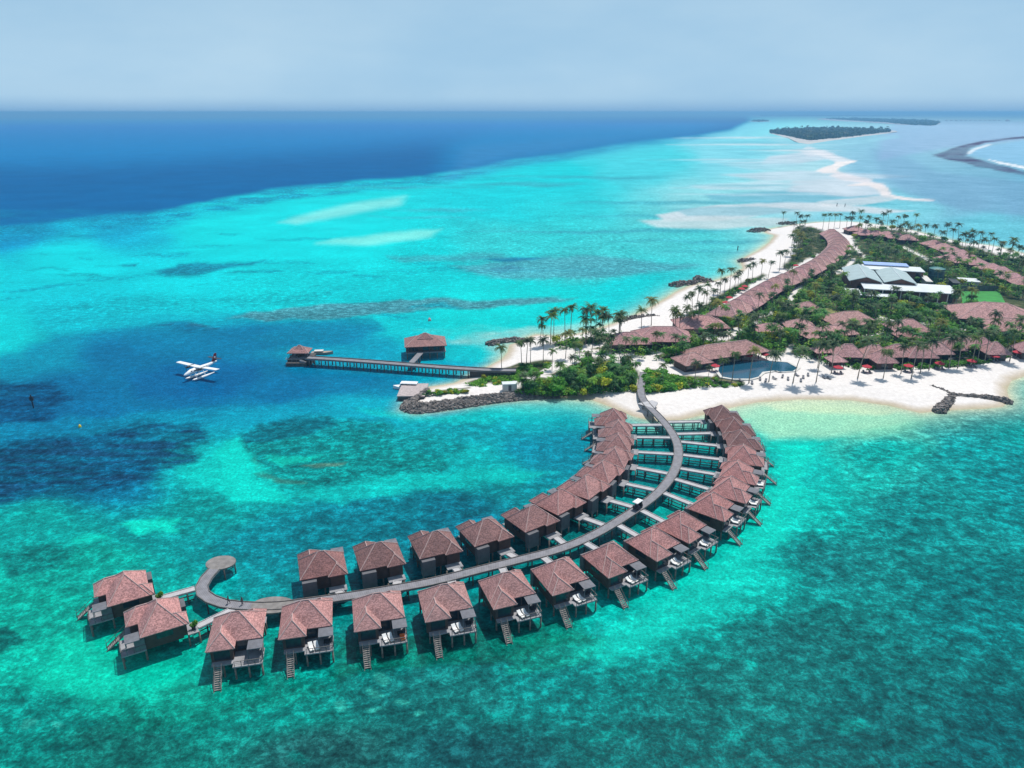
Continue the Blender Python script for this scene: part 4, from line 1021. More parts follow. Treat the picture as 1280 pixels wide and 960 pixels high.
# far row by the eastern shore
for i, (px, py) in enumerate([(1069,282),(1083,287),(1096,288),(1109,289),(1122,291),(1135,293),(1168,300),(1180,304),(1191,308),(1202,312),(1187,318),(1205,320),(1220,322),(1240,329),(1253,333),(1268,341),(1282,346),(1300,350),(1318,355)]):
    house(hp(px,py,6.4), 14, 12, 3.2, 3.2, random.uniform(-.3,.1), f'pinkish hipped roof villa, {ORD[i]} in the row along the far eastern shore', 'villa', 'beach_villa', 'villas along the eastern shore', tint=random.uniform(1.0,1.15))

# service centre with zinc gables
SRZ = -0.30
def gable(px0, px1, py_front, zE, zR, depth, roofm, name, label, wallm):
    a_ = at(px0, py_front, GZ+zE); b_ = at(px1, py_front, GZ+zE); W_ = b_.x - a_.x
    t = thing(name, label, 'building', ((a_.x+b_.x)/2, a_.y, GZ), SRZ)
    mb = MB(); h = W_/2
    mb.poly([(-h,0,zE),(0,-.0,zR),(0,depth,zR),(-h,depth,zE)][::-1]); mb.poly([(0,0,zR),(h,0,zE),(h,depth,zE),(0,depth,zR)])
    mb.poly([(-h,0,zE-.3),(0,0,zR-.3),(0,depth,zR-.3),(-h,depth,zE-.3)]); mb.poly([(0,0,zR-.3),(h,0,zE-.3),(h,depth,zE-.3),(0,depth,zR-.3)][::-1])
    mb.poly([(-h,0,zE),(-h,0,zE-.3),(0,0,zR-.3),(0,0,zR)]); mb.poly([(0,0,zR),(0,0,zR-.3),(h,0,zE-.3),(h,0,zE)])
    r = mb.build('roof', roofm, t); mb = MB(); mb.tube([(0,-.05,zR+.02),(0,depth,zR+.02)], .18, 5); mb.build('ridge_cap', M['whiteroof'], r)
    mb = MB(); w_ = h-1.0
    zs = zE + (zR-zE)*(1-w_/h) - .32
    mb.add([(-w_,1.5,-.3),(w_,1.5,-.3),(w_,1.5,zs),(0,1.5,zR-.32),(-w_,1.5,zs),(-w_,depth-1,-.3),(w_,depth-1,-.3),(w_,depth-1,zs),(0,depth-1,zR-.32),(-w_,depth-1,zs)],
           [(0,1,2,3,4),(9,8,7,6,5),(1,6,7,2),(5,0,4,9)]); wl = mb.build('wall', wallm, t)
    mb = MB(); mb.box(-w_*.5,w_*.5,1.42,1.495,.2,zE*.6); mb.build('window', M['glass'], wl)
    FOOT.append(((a_.x+b_.x)/2 - math.sin(SRZ)*depth/2, a_.y+math.cos(SRZ)*depth/2, h, depth/2, SRZ)); return t
def flat(px0, px1, py_front, zT, depth, roofm, name, label, wallm, colonnade=False):
    a_ = at(px0, py_front, GZ+zT); b_ = at(px1, py_front, GZ+zT); h = (b_.x-a_.x)/2
    t = thing(name, label, 'building', ((a_.x+b_.x)/2, a_.y, GZ), SRZ)
    mb = MB(); mb.box(-h,h,0,depth,zT-.35,zT); mb.build('roof', roofm, t)
    mb = MB(); mb.box(-h+.6,h-.6,3.2 if colonnade else 1,depth-.5,-.3,zT-.36); wl = mb.build('wall', wallm, t)
    if colonnade:
        n = int(2*h/4)
        for k in range(n+1):
            mb = MB(); x = -h+.5+(2*h-1)*k/n; mb.box(x-.18,x+.18,.5,.86,-.3,zT-.36); mb.build('column', M['render'], t)
    for k in range(max(1,int(2*h/6))):
        n = max(1,int(2*h/6)); x = -h+2*h*(k+.5)/n; yy = 3.2 if colonnade else 1
        mb = MB(); mb.box(x-1.2,x+1.2,yy-.06,yy-.004,.5,zT-1.0); mb.build('window', M['glass'], wl)
    FOOT.append(((a_.x+b_.x)/2 - math.sin(SRZ)*depth/2, a_.y+math.cos(SRZ)*depth/2, h, depth/2, SRZ)); return t
gable(1063,1102,352,6.5,9.0,36,M['metal'],'service_building','grey zinc gabled building with brown front wall, next to the blue-edged roof',M['brick'])
gable(1107,1145,354,6.5,8.8,32,M['metal'],'service_building','second grey zinc gabled building, nearer the dark teal tank',M['brick'])
flat(1085,1193,364,5.6,20,M['whiteroof'],'service_wing','long white flat-roofed wing with columns across the front of the zinc gables',M['brick'],True)
flat(1060,1077,368,3.6,14,M['whiteroof'],'service_wing','small white flat roof at the palm-covered corner of the service yard',M['render'])
flat(1083.5,1113,370.5,3.5,8,M['whiteroof'],'service_wing','low white canopy roof in front of the long white wing',M['dark'])
flat(1084,1153,338,7.2,14,M['whiteroof'],'service_wing','white flat strip roof behind the zinc gables',M['brick'])
flat(1083,1134,331.5,8.0,9,M['blueroof'],'service_wing','blue-roofed building at the back of the service yard',M['render'])
flat(1158,1166,352,4.5,16,M['render'],'service_wing','small pale block between gabled building and teal tank',M['render'])
q = at(1175.5,357,GZ); t = thing('water_tank', 'big dark teal cylindrical water tank in the service yard', 'water tank', (q.x,q.y+6,GZ)); FOOT.append((q.x,q.y+6,6,6,0))
mb = MB(); n = 28
mb.tube([(0,0,-.3),(0,0,8.2)], 3.9, n, 0, True); mb.build('shell', M['tank'], t, False)
for z_ in (2.2,4.6,7.0):
    mb = MB(); mb.tube([(0,0,z_),(0,0,z_+.35)], 3.98, n, 0, True); mb.build('hoop', plain('tank_hoop', (.05,.17,.18), .5, .2), t)
mb = MB(); mb.tube([(0,0,8.21),(0,0,8.7),(0,0,9.1)], [4.1,2.6,.4], n); mb.build('lid', plain('tank_lid', (.03,.16,.15), .5, .2), t)
flat(1192,1201,354,4.8,12,M['dark'],'service_wing','dark brown flat block beside the teal tank',M['dark'])
flat(1203,1225,352,3.0,10,M['whiteroof'],'service_wing','low white flat roof behind the green sports lawn',M['render'])
q = at(1140,377,GZ); FOOT.append((q.x, q.y-2, 26, 9, SRZ))
# sports lawn
lw = MB(); P4 = [at(px,py,GZ+.3) for px,py in ((1203,379),(1257,379),(1249,364),(1201,364))]
lw.poly([tuple(p) for p in P4]); o = lw.build('lawn', plain('turf', (.03,.24,.035), .9, .25, .3)); tag(o, kind='structure')
cxy = sum(P4, Vector())/4; FOOT.append((cxy.x, cxy.y, 14, 19, 0)); FOOT.append((cxy.x-2, cxy.y-32, 12, 16, 0))
fn = thing('fence', 'dark mesh fence with posts along the back of the green sports lawn', 'fence', (P4[3].x, P4[3].y+1, GZ)); Lw = P4[2].x-P4[3].x
mb = MB(); mb.box(0,Lw,-.03,.03,.1,3.0); mb.build('panel', M['panel'], fn)
for k in range(9): mb = MB(); mb.box(Lw*k/8-.07,Lw*k/8+.07,-.1,.1,-.3,3.15); mb.build('post', M['dark'], fn)
# yellow-green lawn patch
lw = MB(); P4 = [at(px,py,GZ+.28) for px,py in ((1016,402),(1046,398),(1052,388),(1030,385),(1020,392))]
lw.poly([tuple(p) for p in P4]); o = lw.build('garden_lawn', plain('dry_turf', (.20,.21,.06), .9, .25, .2)); tag(o, kind='structure')
cxy = sum(P4, Vector())/5; FOOT.append((cxy.x, cxy.y, 6, 8, 0))

# swimming pool
PO = [(899,458),(909,453),(930,450),(960,451),(984,453),(997,460),(991,464),(973,465),(967,463.5),(953,465),(948,471),(939,473.5),(918,473.5),(903,471),(898,464)]
pw = [at(px,py,GZ+.35) for px,py in PO]; cen = sum(pw, Vector())/len(pw)
pl = thing('swimming_pool', 'dark blue free-form swimming pool with pale stone edge between restaurant and beach', 'pool', (cen.x, cen.y, GZ))
mw, N, L, B = mat('pool_water'); B.inputs['Base Color'].default_value = (.012,.075,.125,1); B.inputs['Roughness'].default_value = .12
nz = N.new('ShaderNodeTexNoise'); nz.inputs['Scale'].default_value = 1.2; bp = N.new('ShaderNodeBump'); bp.inputs['Strength'].default_value = .15; L.new(nz.outputs['Fac'], bp.inputs['Height']); L.new(bp.outputs['Normal'], B.inputs['Normal'])
mb = MB(); mb.poly([(p.x-cen.x,p.y-cen.y,.36) for p in pw]); mb.build('water', mw, pl)
mb = MB(); n = len(pw)
for i in range(n):
    a_, b_ = pw[i]-cen, pw[(i+1)%n]-cen
    o1, o2 = a_*(1+1.2/a_.xy.length), b_*(1+1.2/b_.xy.length)
    mb.poly([(a_.x,a_.y,.42),(b_.x,b_.y,.42),(o2.x,o2.y,.42),(o1.x,o1.y,.42)][::-1]); mb.poly([(o1.x,o1.y,.42),(o2.x,o2.y,.42),(o2.x,o2.y,-.2),(o1.x,o1.y,-.2)])
mb.build('coping', M['render'], pl)
FOOT.append((cen.x, cen.y, 14, 14, 0))

# ------------------------------------------------------------------ parasols and beach loungers
def parasol_proto():
    t = thing('parasol', 'x', 'parasol', (0,0,0))
    mb = MB(); n = 8
    mb.v = [(0,0,2.95)] + [(1.75*math.cos(2*PI*k/n), 1.75*math.sin(2*PI*k/n), 2.2) for k in range(n)] + [(1.75*math.cos(2*PI*k/n), 1.75*math.sin(2*PI*k/n), 2.02) for k in range(n)] + [(0,0,2.85)]
    for k in range(n):
        a_, b_ = 1+k, 1+(k+1)%n
        mb.f += [(0,a_,b_),(a_,a_+n,b_+n,b_),(2*n+1,b_+n,a_+n)]; mb.m += [0,0,0]
    mb.build('canopy', M['red'], t)
    mb = MB(); mb.tube([(0,0,0),(0,0,2.9)], .05, 6); mb.build('pole', M['white'], t)
    mb = MB(); mb.tube([(0,0,0),(0,0,.12)], .35, 10); mb.build('base', M['dark'], t)
    freeze(t); return t
PP = parasol_proto(); f1 = True
DL = lounger_proto(plain('grey_cushion', (.17,.17,.19), .9, .2)); f2 = True
def put_parasol(px, py, label, group, z):
    global f1
    o = PP if f1 else copy_tree(PP); f1 = False
    q = at(px, py, z+2.5); o.location = (q.x, q.y, z); o['label'] = label; o['group'] = group; return q
def put_lounger(x, y, z, rz, label, group):
    global f2
    o = DL if f2 else copy_tree(DL); f2 = False
    o.location = (x, y, z); o.rotation_euler = (0,0,rz); o['label'] = label; o['group'] = group
for i, (px, py) in enumerate(((1048,458),(1084,457),(1136,456),(1175,453),(1215,450),(1244,444),(1272,439))):
    q = put_parasol(px, py, f'red beach parasol, {ORD[i]} from the pool end of the white beach', 'red parasols along the southern beach', GZ+.1)
    for s in (-1.1,1.1): put_lounger(q.x+s, q.y-.9, GZ+.1, .1, f'grey beach lounger beneath the {ORD[i]} red parasol from the pool', f'loungers beneath the {ORD[i]} beach parasol')
for px, py, lb in ((894,456,'red parasol at the restaurant corner of the pool'),(936,443,'red parasol by the restaurant terrace behind the pool'),(957,442,'red parasol on the paved terrace at the middle of the pool')):
    put_parasol(px, py, lb, 'red parasols around the pool', GZ+.1)
for i, (px, py) in enumerate(((902,383),(907,377),(912,371),(927,360),(931,357),(995,331))):
    put_parasol(px, py, f'red parasol in front of the villa chain, {ORD[i]} along the western beach', 'red parasols along the western beach', GZ+.1)
k = 0
for px, py in ((950,475),(957,477),(968,474),(978,472),(985,475),(996,470),(1004,473),(1010,470),(1030,473),(1036,474),(926,477),(940,480),(1001,477),(890,477),(874,480)):
    q = at(px, py, GZ); put_lounger(q.x, q.y, GZ+.1, random.uniform(-.6,.6), 'grey lounger standing on the white sand between the pool and the bay', 'loungers on the sand below the pool')

# ------------------------------------------------------------------ groynes and the spit's rock armour
def rocks(mb, p, s):
    q = Matrix.Rotation(random.uniform(0,6.28),4,'Z') @ Matrix.Rotation(random.uniform(0,3),4,'X')
    vs_ = []
    for x in (-1,1):
        for y in (-1,1):
            for z_ in (-1,1): vs_.append(q @ Vector((x*random.uniform(.5,1)*s, y*random.uniform(.5,1)*s, z_*random.uniform(.4,.8)*s)) + p)
    mb.add(vs_, [(0,1,3,2),(4,6,7,5),(0,4,5,1),(2,3,7,6),(0,2,6,4),(1,5,7,3)])
def groyne(px_line, wd, h, n, name, label, z=0.0, rs=.75):
    pts = [at(px,py,0) for px,py in px_line]; base = pts[0].copy()
    mb = MB(); L_ = smooth_line(pts, .8)
    for k in range(n):
        p = random.choice(L_).copy(); i = random.random()
        a_ = random.uniform(0,6.28); r_ = wd*math.sqrt(random.random())
        hh = h*(1-(r_/wd)**2)
        rocks(mb, p - base + Vector((r_*math.cos(a_), r_*math.sin(a_), z + hh*random.uniform(.5,1))), random.uniform(.45,.95)*rs)
    o = mb.build(name, M['rock']); o.location = base; return tag(o, label, 'groyne')
groyne([(1163,487),(1176,491),(1190,497),(1220,499),(1245,501),(1260,504)], 1.05, 1.2, 620, 'rock_groyne', 'forked rock groyne running along the beach into the bay', .3)
o = groyne([(1189,497),(1183,505),(1173,515)], 1.8, 1.3, 420, 'rock_groyne', 'short thick arm of the forked rock groyne reaching the shallow water', .2)
groyne([(613,431),(625,428),(640,426.5),(660,428)], 1.9, 1.5, 360, 'rock_groyne', 'dark rock groyne on the sandy point above the jetty')
groyne([(777,402),(790,399),(805,398),(822,398)], 2.0, 1.6, 180, 'rock_groyne', 'flat dark rock groyne behind the tall lone palm', .3)
groyne([(842,358),(850,356),(860,355.5),(866,354)], 3.2, 2.2, 200, 'rock_groyne', 'rock groyne jutting from the western beach, seaward of the two', .2)
groyne([(872,350),(879,352),(886,353.5)], 3.0, 2.2, 160, 'rock_groyne', 'rock groyne half buried in the western beach, landward of the two', .4)
groyne([(925,328),(932,327),(941,326)], 2.6, 1.8, 120, 'rock_groyne', 'thin rock groyne midway up the western beach', .4)
groyne([(941,290),(950,288),(957,289)], 5, 2.6, 240, 'rock_groyne', 'wide rock groyne at the northern bend of the western beach', .1)
groyne([(976,280.5),(984,280),(990,280.5)], 4, 2.2, 120, 'rock_groyne', 'low rock groyne by the palm cluster at the northern tip', .1)
sp = MB(); L_ = smooth_line([at(px,py) for px,py in ((524,491),(508,503),(505,512),(520,516),(545,514),(580,509),(620,503),(660,499),(700,497))], .6); base = L_[0].copy()
for k in range(2100):
    f_ = random.random()
    i_ = int(f_*(len(L_)-2)); p = L_[i_]; t = (L_[i_+1]-L_[i_]).normalized(); inn = Vector((-t.y,t.x,0))
    dd = random.uniform(-.6, 3.6*(1 - .5*max(0,(f_-.6)/.4)))
    rocks(sp, p-base + inn*dd + Vector((0,0,max(-.1,min(1.7,.2+dd*.42)))), random.uniform(.4,.85))
o = sp.build('rock_armour', M['rock']); o.location = base; tag(o, 'grey boulder armour along the edge of the sandy spit', 'rock armour')

# ------------------------------------------------------------------ arrival jetty, pavilions, boats, quay
JZ = 3.0
JL = [at(384,447,JZ), at(440,450.5,JZ), at(500,455,JZ), at(560,459.5,JZ), at(612,462.5,JZ), at(645,463,JZ)]
for p in JL: p.z = 0
jt = thing('arrival_jetty', 'straight dark timber jetty on close piles from the sand to the arrival pavilion', 'jetty', JL[0]); o0 = JL[0]
SL_ = [p - o0 for p in smooth_line(JL, 2.5)]
mb = MB(); A_, B_ = strip(mb, SL_, 3.6, JZ-.3, JZ); mb.build('deck', M['pier'], jt)
for ln in (A_, B_):
    mb = MB(); strip(mb, [p.lerp(q_, .03) for p, q_ in zip(ln, B_ if ln is A_ else A_)], .2, JZ+.004, JZ+.3); mb.build('kerb', M['rail'], jt)
jp = MB().tube([(0,0,-2),(0,0,JZ-.3)], .22, 6).mesh('pile', M['beam'], True)
for i in range(1, len(SL_)-6):
    for p in (A_[i], B_[i]):
        if i % 1 == 0 and len([1 for c_ in jt.children if c_.name.startswith('pile')]) < 98:
            o = link('pile', jp, jt); o.location = (p.x*.995, p.y, 0)
mb = MB(); mb.box(0,15,-1.4,1.4,-.5,JZ-.31); o = mb.build('abutment', M['beam'], jt); q = at(588,461,JZ)-o0; o.location = (q.x, q.y, 0)
t_ = (JL[4]-JL[3]); o.rotation_euler = (0,0,math.atan2(t_.y,t_.x))

def pavilion(px, py, W_, D_, zf, wallh, rise, rz, label, solid, tint=1.0):
    q = at(px, py, zf+wallh+rise)
    t = thing('overwater_pavilion', label, 'pavilion', (q.x,q.y,0), rz)
    x0,x1,y0,y1 = -W_/2,W_/2,-D_/2,D_/2
    rf_, cp_ = MB(), MB(); hip(rf_, x0,x1,y0,y1, zf+wallh, zf+wallh+rise*.72, W_-D_+2.0 if W_ > D_ else 1.5, cp_)
    hip(rf_, x0*.38,x1*.38,y0*.38,y1*.38, zf+wallh+rise*.5, zf+wallh+rise, .8, cp_)
    rf_.box(x0+.06,x1-.06,y0+.06,y1-.06,zf+wallh-.25,zf+wallh-.012)
    r = rf_.build('roof', M['roof'], t); r.color = (tint,tint,tint,1); cp_.build('ridge_cap', M['ridge'], r)
    mb = MB(); mb.box(x0+.4,x1-.4,y0+.4,y1-.4,zf-.35,zf); mb.build('floor_deck', M['pier'], t)
    mb = MB()
    if solid: mb.box(x0+1.6,x1-1.6,y0+1.6,y1-1.6,zf,zf+wallh-.26)
    else: mb.box(-W_*.2,W_*.2,-.5,D_*.3,zf,zf+wallh-.26)
    wl = mb.build('wall', M['wall'], t)
    if solid:
        for k in range(3):
            mb = MB(); x = x0+W_*(k+1)/4; mb.box(x-1.1,x+1.1,y0+1.53,y0+1.594,zf+.3,zf+wallh-.8); mb.build('window', M['glass'], wl)
    nx_ = max(2,int(W_/3)); ny_ = max(2,int(D_/3))
    pm_ = MB().tube([(0,0,-2),(0,0,zf-.36)], .18, 6).mesh('pile', M['pile'], True); cm2 = MB().box(-.12,.12,-.12,.12,zf,zf+wallh-.26).mesh('post', M['wall'])
    for i in range(nx_+1):
        for j in range(ny_+1):
            x = x0+.9+(W_-1.8)*i/nx_; y = y0+.9+(D_-1.8)*j/ny_
            if i in (0,nx_) or j in (0,ny_):
                o = link('pile', pm_, t); o.location = (x,y,0); o = link('post', cm2, t); o.location = (x,y,0)
    return t, q
pv_, q = pavilion(531,416,16.2,12,2.8,2.5,3.7,.15,'big hipped dark brown pavilion on stilts beside the arrival jetty',True,.8)
# its bridge to the jetty
a_ = Vector((q.x-1, q.y-5.6, 0)); b_ = at(512,455.5,JZ); b_.z = 0
d_ = a_-b_; mb = MB(); mb.box(1.9,d_.length,-1.1,1.1,JZ-.3,JZ-.02); o = mb.build('walkway', M['pier'], jt); o.location = b_-o0; o.rotation_euler = (0,0,math.atan2(d_.y,d_.x))
for k in range(3):
    for s in (-.9,.9): p_ = link('pile', jp, o); p_.location = (3.5+k*3.2, s, -.02)
pv_, q = pavilion(374,431.5,8,6.4,2.5,2.0,2.2,0,'small hipped arrival pavilion at the seaward end of the jetty',False,.85)
plat = thing('arrival_platform', 'dark timber landing platform with steps beneath the small arrival pavilion', 'platform', (q.x,q.y,0)); plat.scale = (.85,.8,1)
mb = MB(); mb.box(-4.8,6,-4.5,5,1.75,2.2); mb.box(-4.8,4.4,-7,-4.52,.9,1.3); mb.build('deck', M['beam'], plat)
mb = MB()
for k in range(6): mb.box(1.2+k*.5,1.7+k*.5,-6.4,-4.6,1.31,2.2-k*.14)
mb.build('steps', M['pier'], plat)
mb = MB(); mb.box(-4.6,4.2,-6.9,-4.6,-.5,.88); mb.box(-4.6,5.8,-4.4,4.8,-.5,1.74); mb.build('fender_wall', M['beam'], plat)
mb = MB()
for a_, b_ in (((-4.7,-6.9),(1,-6.9)),((-4.7,-6.9),(-4.7,4.8)),((1,-6.9),(3.6,-6.3))): mb.bar((a_[0],a_[1],2.9),(b_[0],b_[1],2.9 if b_[0] < 3 else 1.7),.16,.12)
for x in range(-4,2,2): mb.box(x-.06,x+.06,-6.96,-6.84,1.3,2.9)
mb.build('railing', M['pier'], plat)
def hull(mb, Lh, Wh, zb, zt, sheer=.5, mi=0):
    n = 10; S_ = []
    for k in range(n+1):
        u = k/n; x = -Lh/2+Lh*u; wd = Wh/2*(1-max(0,(u-.55)/.45)**2.2)*(.88+.12*min(1,u*4)); zt_ = zt+sheer*max(0,u-.4)**1.5
        S_.append([(x,-wd,zt_),(x,-wd*.75,zb+.25),(x,0,zb+.6*max(0,u-.75)*4*.4),(x,wd*.75,zb+.25),(x,wd,zt_)])
    vs_ = [p for s in S_ for p in s]; fs_ = []
    for k in range(n):
        for j in range(4): fs_.append((k*5+j,(k+1)*5+j,(k+1)*5+j+1,k*5+j+1))
        fs_.append((k*5,k*5+4,(k+1)*5+4,(k+1)*5))
    fs_.append((0,1,2,3,4)); mb.add(vs_, fs_, mi)
q = at(508,486,0); bt = thing('motor_boat', 'white covered motor boat moored at the end of the small quay', 'boat', (q.x,q.y,0), PI-.1)
mb = MB(); hull(mb,13,3.6,-.4,1.2); mb.build('hull', M['paint'], bt); bt.scale = (.72,.8,.8)
mb = MB(); mb.box(-5.5,2.6,-1.6,1.6,2.75,2.95); mb.box(-5.2,1.8,-1.45,1.45,2.95,3.05); mb.build('canopy', M['paint'], bt)
mb = MB(); mb.box(-4.8,1.9,-1.35,1.35,1.22,1.9); mb.build('cabin', M['dark'], bt)
for x in (-5.3,-2.6,.2,2.4):
    for y in (-1.5,1.5): mb = MB(); mb.box(x-.05,x+.05,y-.05,y+.05,1.2,2.75); mb.build('post', M['paint'], bt)
mb = MB(); mb.add([(1.9,-1.35,1.22),(1.9,1.35,1.22),(1.9,1.35,2.74),(1.9,-1.35,2.74),(3.4,-1.1,1.25),(3.4,1.1,1.25)],[(4,5,2,3),(0,4,3),(1,2,5)]); mb.build('windscreen', M['glass'], bt)
q = at(403,442.5,0); bt = thing('wooden_boat', 'low grey wooden boat lying behind the jetty by the arrival pavilion', 'boat', (q.x,q.y,0), .05)
mb = MB(); hull(mb,17,3.6,-.3,1.5,1.4); mb.build('hull', M['wood'], bt); bt.scale = (.5,.7,.55)
mb = MB(); mb.box(-6,1,-1.4,1.4,2.7,2.85); mb.build('canopy', M['render'], bt)
for x in (-5.8,-2.4,.8):
    for y in (-1.3,1.3): mb = MB(); mb.box(x-.05,x+.05,y-.05,y+.05,1.5,2.7); mb.build('post', M['wood'], bt)
a_ = at(502,488,1.8); b_ = at(528,494,1.8)
qy = thing('quay', 'square timber-topped quay at the tip of the rocky spit', 'quay', ((a_.x+b_.x)/2, (a_.y+b_.y)/2+3, 0))
mb = MB(); mb.box(-4.6,4.6,-6,6,1.45,1.8); mb.build('deck', plain('quay_planks', (.40,.34,.33), .85, .2, 1.2), qy)
mb = MB(); mb.box(-4.4,4.4,-5.8,5.8,-1,1.44); mb.build('wall', M['beam'], qy)
q = at(637,487,GZ); cb = thing('equipment_cabin', 'small pale grey cabin standing on the sandy track of the spit', 'cabin', (q.x,q.y,GZ), .1)
mb = MB(); mb.box(-2.4,2.4,-1.2,1.2,-.2,2.3); mb.build('wall', M['render'], cb); mb = MB(); mb.box(-2.6,2.6,-1.4,1.4,2.31,2.5); mb.build('roof', M['whiteroof'], cb); mb = MB(); mb.box(-.5,.5,-1.26,-1.204,0,2.0); mb.build('door', M['panel'], cb)

# ------------------------------------------------------------------ seaplane
q = at(252,470,0)
sp_ = thing('seaplane', 'white twin-engine floatplane with dark red tail resting on the blue lagoon', 'seaplane', (q.x,q.y,0), math.atan2(-.90,-.44))
def loft(mb, secs, n=12):
    vs_ = []
    for x, zc_, rw, rh in secs: vs_ += [(x, rw*math.cos(2*PI*k/n), zc_+rh*math.sin(2*PI*k/n)) for k in range(n)]
    fs_ = [(i*n+k,i*n+(k+1)%n,(i+1)*n+(k+1)%n,(i+1)*n+k) for i in range(len(secs)-1) for k in range(n)] + [tuple(range(n))[::-1], tuple((len(secs)-1)*n+k for k in range(n))]
    mb.add(vs_, fs_)
mb = MB(); loft(mb, [(7.4,2.5,.12,.12),(6.9,2.55,.45,.45),(5.6,2.75,.72,.72),(4.4,3.0,.85,.95),(-1,3.0,.85,.95),(-4,3.2,.6,.65),(-7.6,3.55,.22,.3)]); fu = mb.build('fuselage', M['paint'], sp_, True)
mb = MB(); mb.add([(4.75,-.74,3.15),(4.75,.74,3.15),(4.25,.6,3.85),(4.25,-.6,3.85)],[(0,1,2,3)]); mb.box(4.3,4.72,-.79,.79,3.2,3.55); mb.build('windscreen', M['glass'], fu)
for s in (-1,1):
    mb = MB(); mb.box(-2.4,3.6,s*.87-.03,s*.87+.03,3.05,3.45); mb.build('window', M['glass'], fu)
for s in (-1,1):
    mb = MB(); mb.add([(2.3,0,4.0),(.1,0,4.0),(.1,s*9.9,4.25),(1.9,s*9.9,4.25),(2.2,0,4.2),(.1,0,4.1),(.1,s*9.9,4.33),(1.8,s*9.9,4.4)],[(0,1,2,3),(4,7,6,5),(0,3,7,4),(1,5,6,2),(3,2,6,7)]); mb.build('wing', M['paint'], sp_)
    mb = MB(); mb.tube([(3.6,s*2.9,3.85),(2.8,s*2.9,3.9),(1.0,s*2.9,3.95),(-.4,s*2.9,4.0)], [.2,.42,.45,.2], 10); ng = mb.build('engine', M['dark'], sp_, True)
    mb = MB()
    for k in range(3):
        a_ = k*2*PI/3+.5; mb.bar((3.7,s*2.9,3.85),(3.7,s*2.9+1.25*math.cos(a_),3.85+1.25*math.sin(a_)),.06,.2)
    mb.build('propeller', M['dark'], ng)
    mb = MB(); loft(mb, [(5.6,.55,.08,.08),(4.9,.42,.34,.3),(3,.3,.45,.42),(-.5,.25,.45,.42),(-4.4,.35,.12,.16)], 10)
    mb.v = [(x,y+s*1.7,z) for x,y,z in mb.v]; mb.build('float', M['paint'], sp_, True)
    mb = MB()
    for x0_, x1_ in ((3.6,3.2),(3.0,3.2),(-.6,-.4),(0,-.4)): mb.tube([(x0_,s*1.7,.6),(x1_,s*.7,2.3)], .07, 5)
    mb.tube([(.9,s*.8,2.4),(.9,s*4.4,4.05)], .09, 5); mb.build('strut', M['paint'], sp_)
    mb = MB(); mb.add([(-6.0,0,4.85),(-7.3,0,4.85),(-7.4,s*3.2,4.9),(-6.5,s*3.2,4.9),(-6.0,0,4.97),(-7.3,0,4.93),(-7.4,s*3.2,4.96),(-6.5,s*3.2,5.0)],[(0,1,2,3),(4,7,6,5),(0,3,7,4),(1,5,6,2),(3,2,6,7)]); mb.build('tailplane', M['dark'], sp_)
mb = MB(); mb.add([(-5.2,-.09,3.6),(-7.6,-.06,3.6),(-8.0,-.05,6.6),(-6.9,-.05,6.6),(-5.2,.09,3.6),(-7.6,.06,3.6),(-8.0,.05,6.6),(-6.9,.05,6.6)],[(0,1,2,3)[::-1],(4,5,6,7),(0,4,7,3),(1,2,6,5),(3,7,6,2)]); tf = mb.build('tail_fin', M['redp'], sp_)
mb = MB(); mb.box(-7.3,-6.6,-.1,.1,4.9,5.5); mb.build('tail_mark', M['paint'], tf)

# markers on the water
q = at(42,510,0); t = thing('channel_marker', 'dark channel marker post standing over the grey reef', 'marker', q)
mb = MB(); mb.tube([(0,0,-2),(0,0,4.6)], .2, 6); mb.build('post', M['dark'], t); mb = MB(); mb.box(-.55,.55,-.2,.2,2.6,3.9); mb.build('topmark', M['dark'], t)
q = at(100,534,0); t = thing('buoy', 'yellow buoy floating at the edge of the grey reef', 'buoy', q)
mb = MB(); mb.tube([(0,0,-.3),(0,0,.1),(0,0,.9),(0,0,1.6)], [.5,.75,.6,.12], 10); mb.build('float', M['yellow'], t, True); t.scale = (.6,.6,.6); mb = MB(); mb.tube([(0,0,1.6),(0,0,2.2)], .06, 5); mb.build('rod', M['dark'], t)
q = at(537,401,0); t = thing('buoy', 'pale pink buoy floating on the turquoise flats beyond the stilted pavilion', 'buoy', q)
mb = MB(); mb.tube([(0,0,-.3),(0,0,.1),(0,0,.9),(0,0,1.5)], [.5,.8,.6,.15], 10); mb.build('float', plain('pink_buoy', (.6,.35,.33), .6, .1), t, True); mb = MB(); mb.tube([(0,0,1.5),(0,0,2)], .06, 5); mb.build('rod', M['dark'], t)
for px, py, lb in ((1046,258,'small dark stake standing on the sand flat north of the island'),(1056,258.5,'second small dark stake on the northern sand flat, a little taller'),(922,313,'dark stake standing in the turquoise water off the western beach')):
    q = at(px, py, 0); t = tag(MB().tube([(0,0,-1),(0,0,3.2)], .35, 6).build('stake', M['dark']), lb, 'stake'); t.location = q

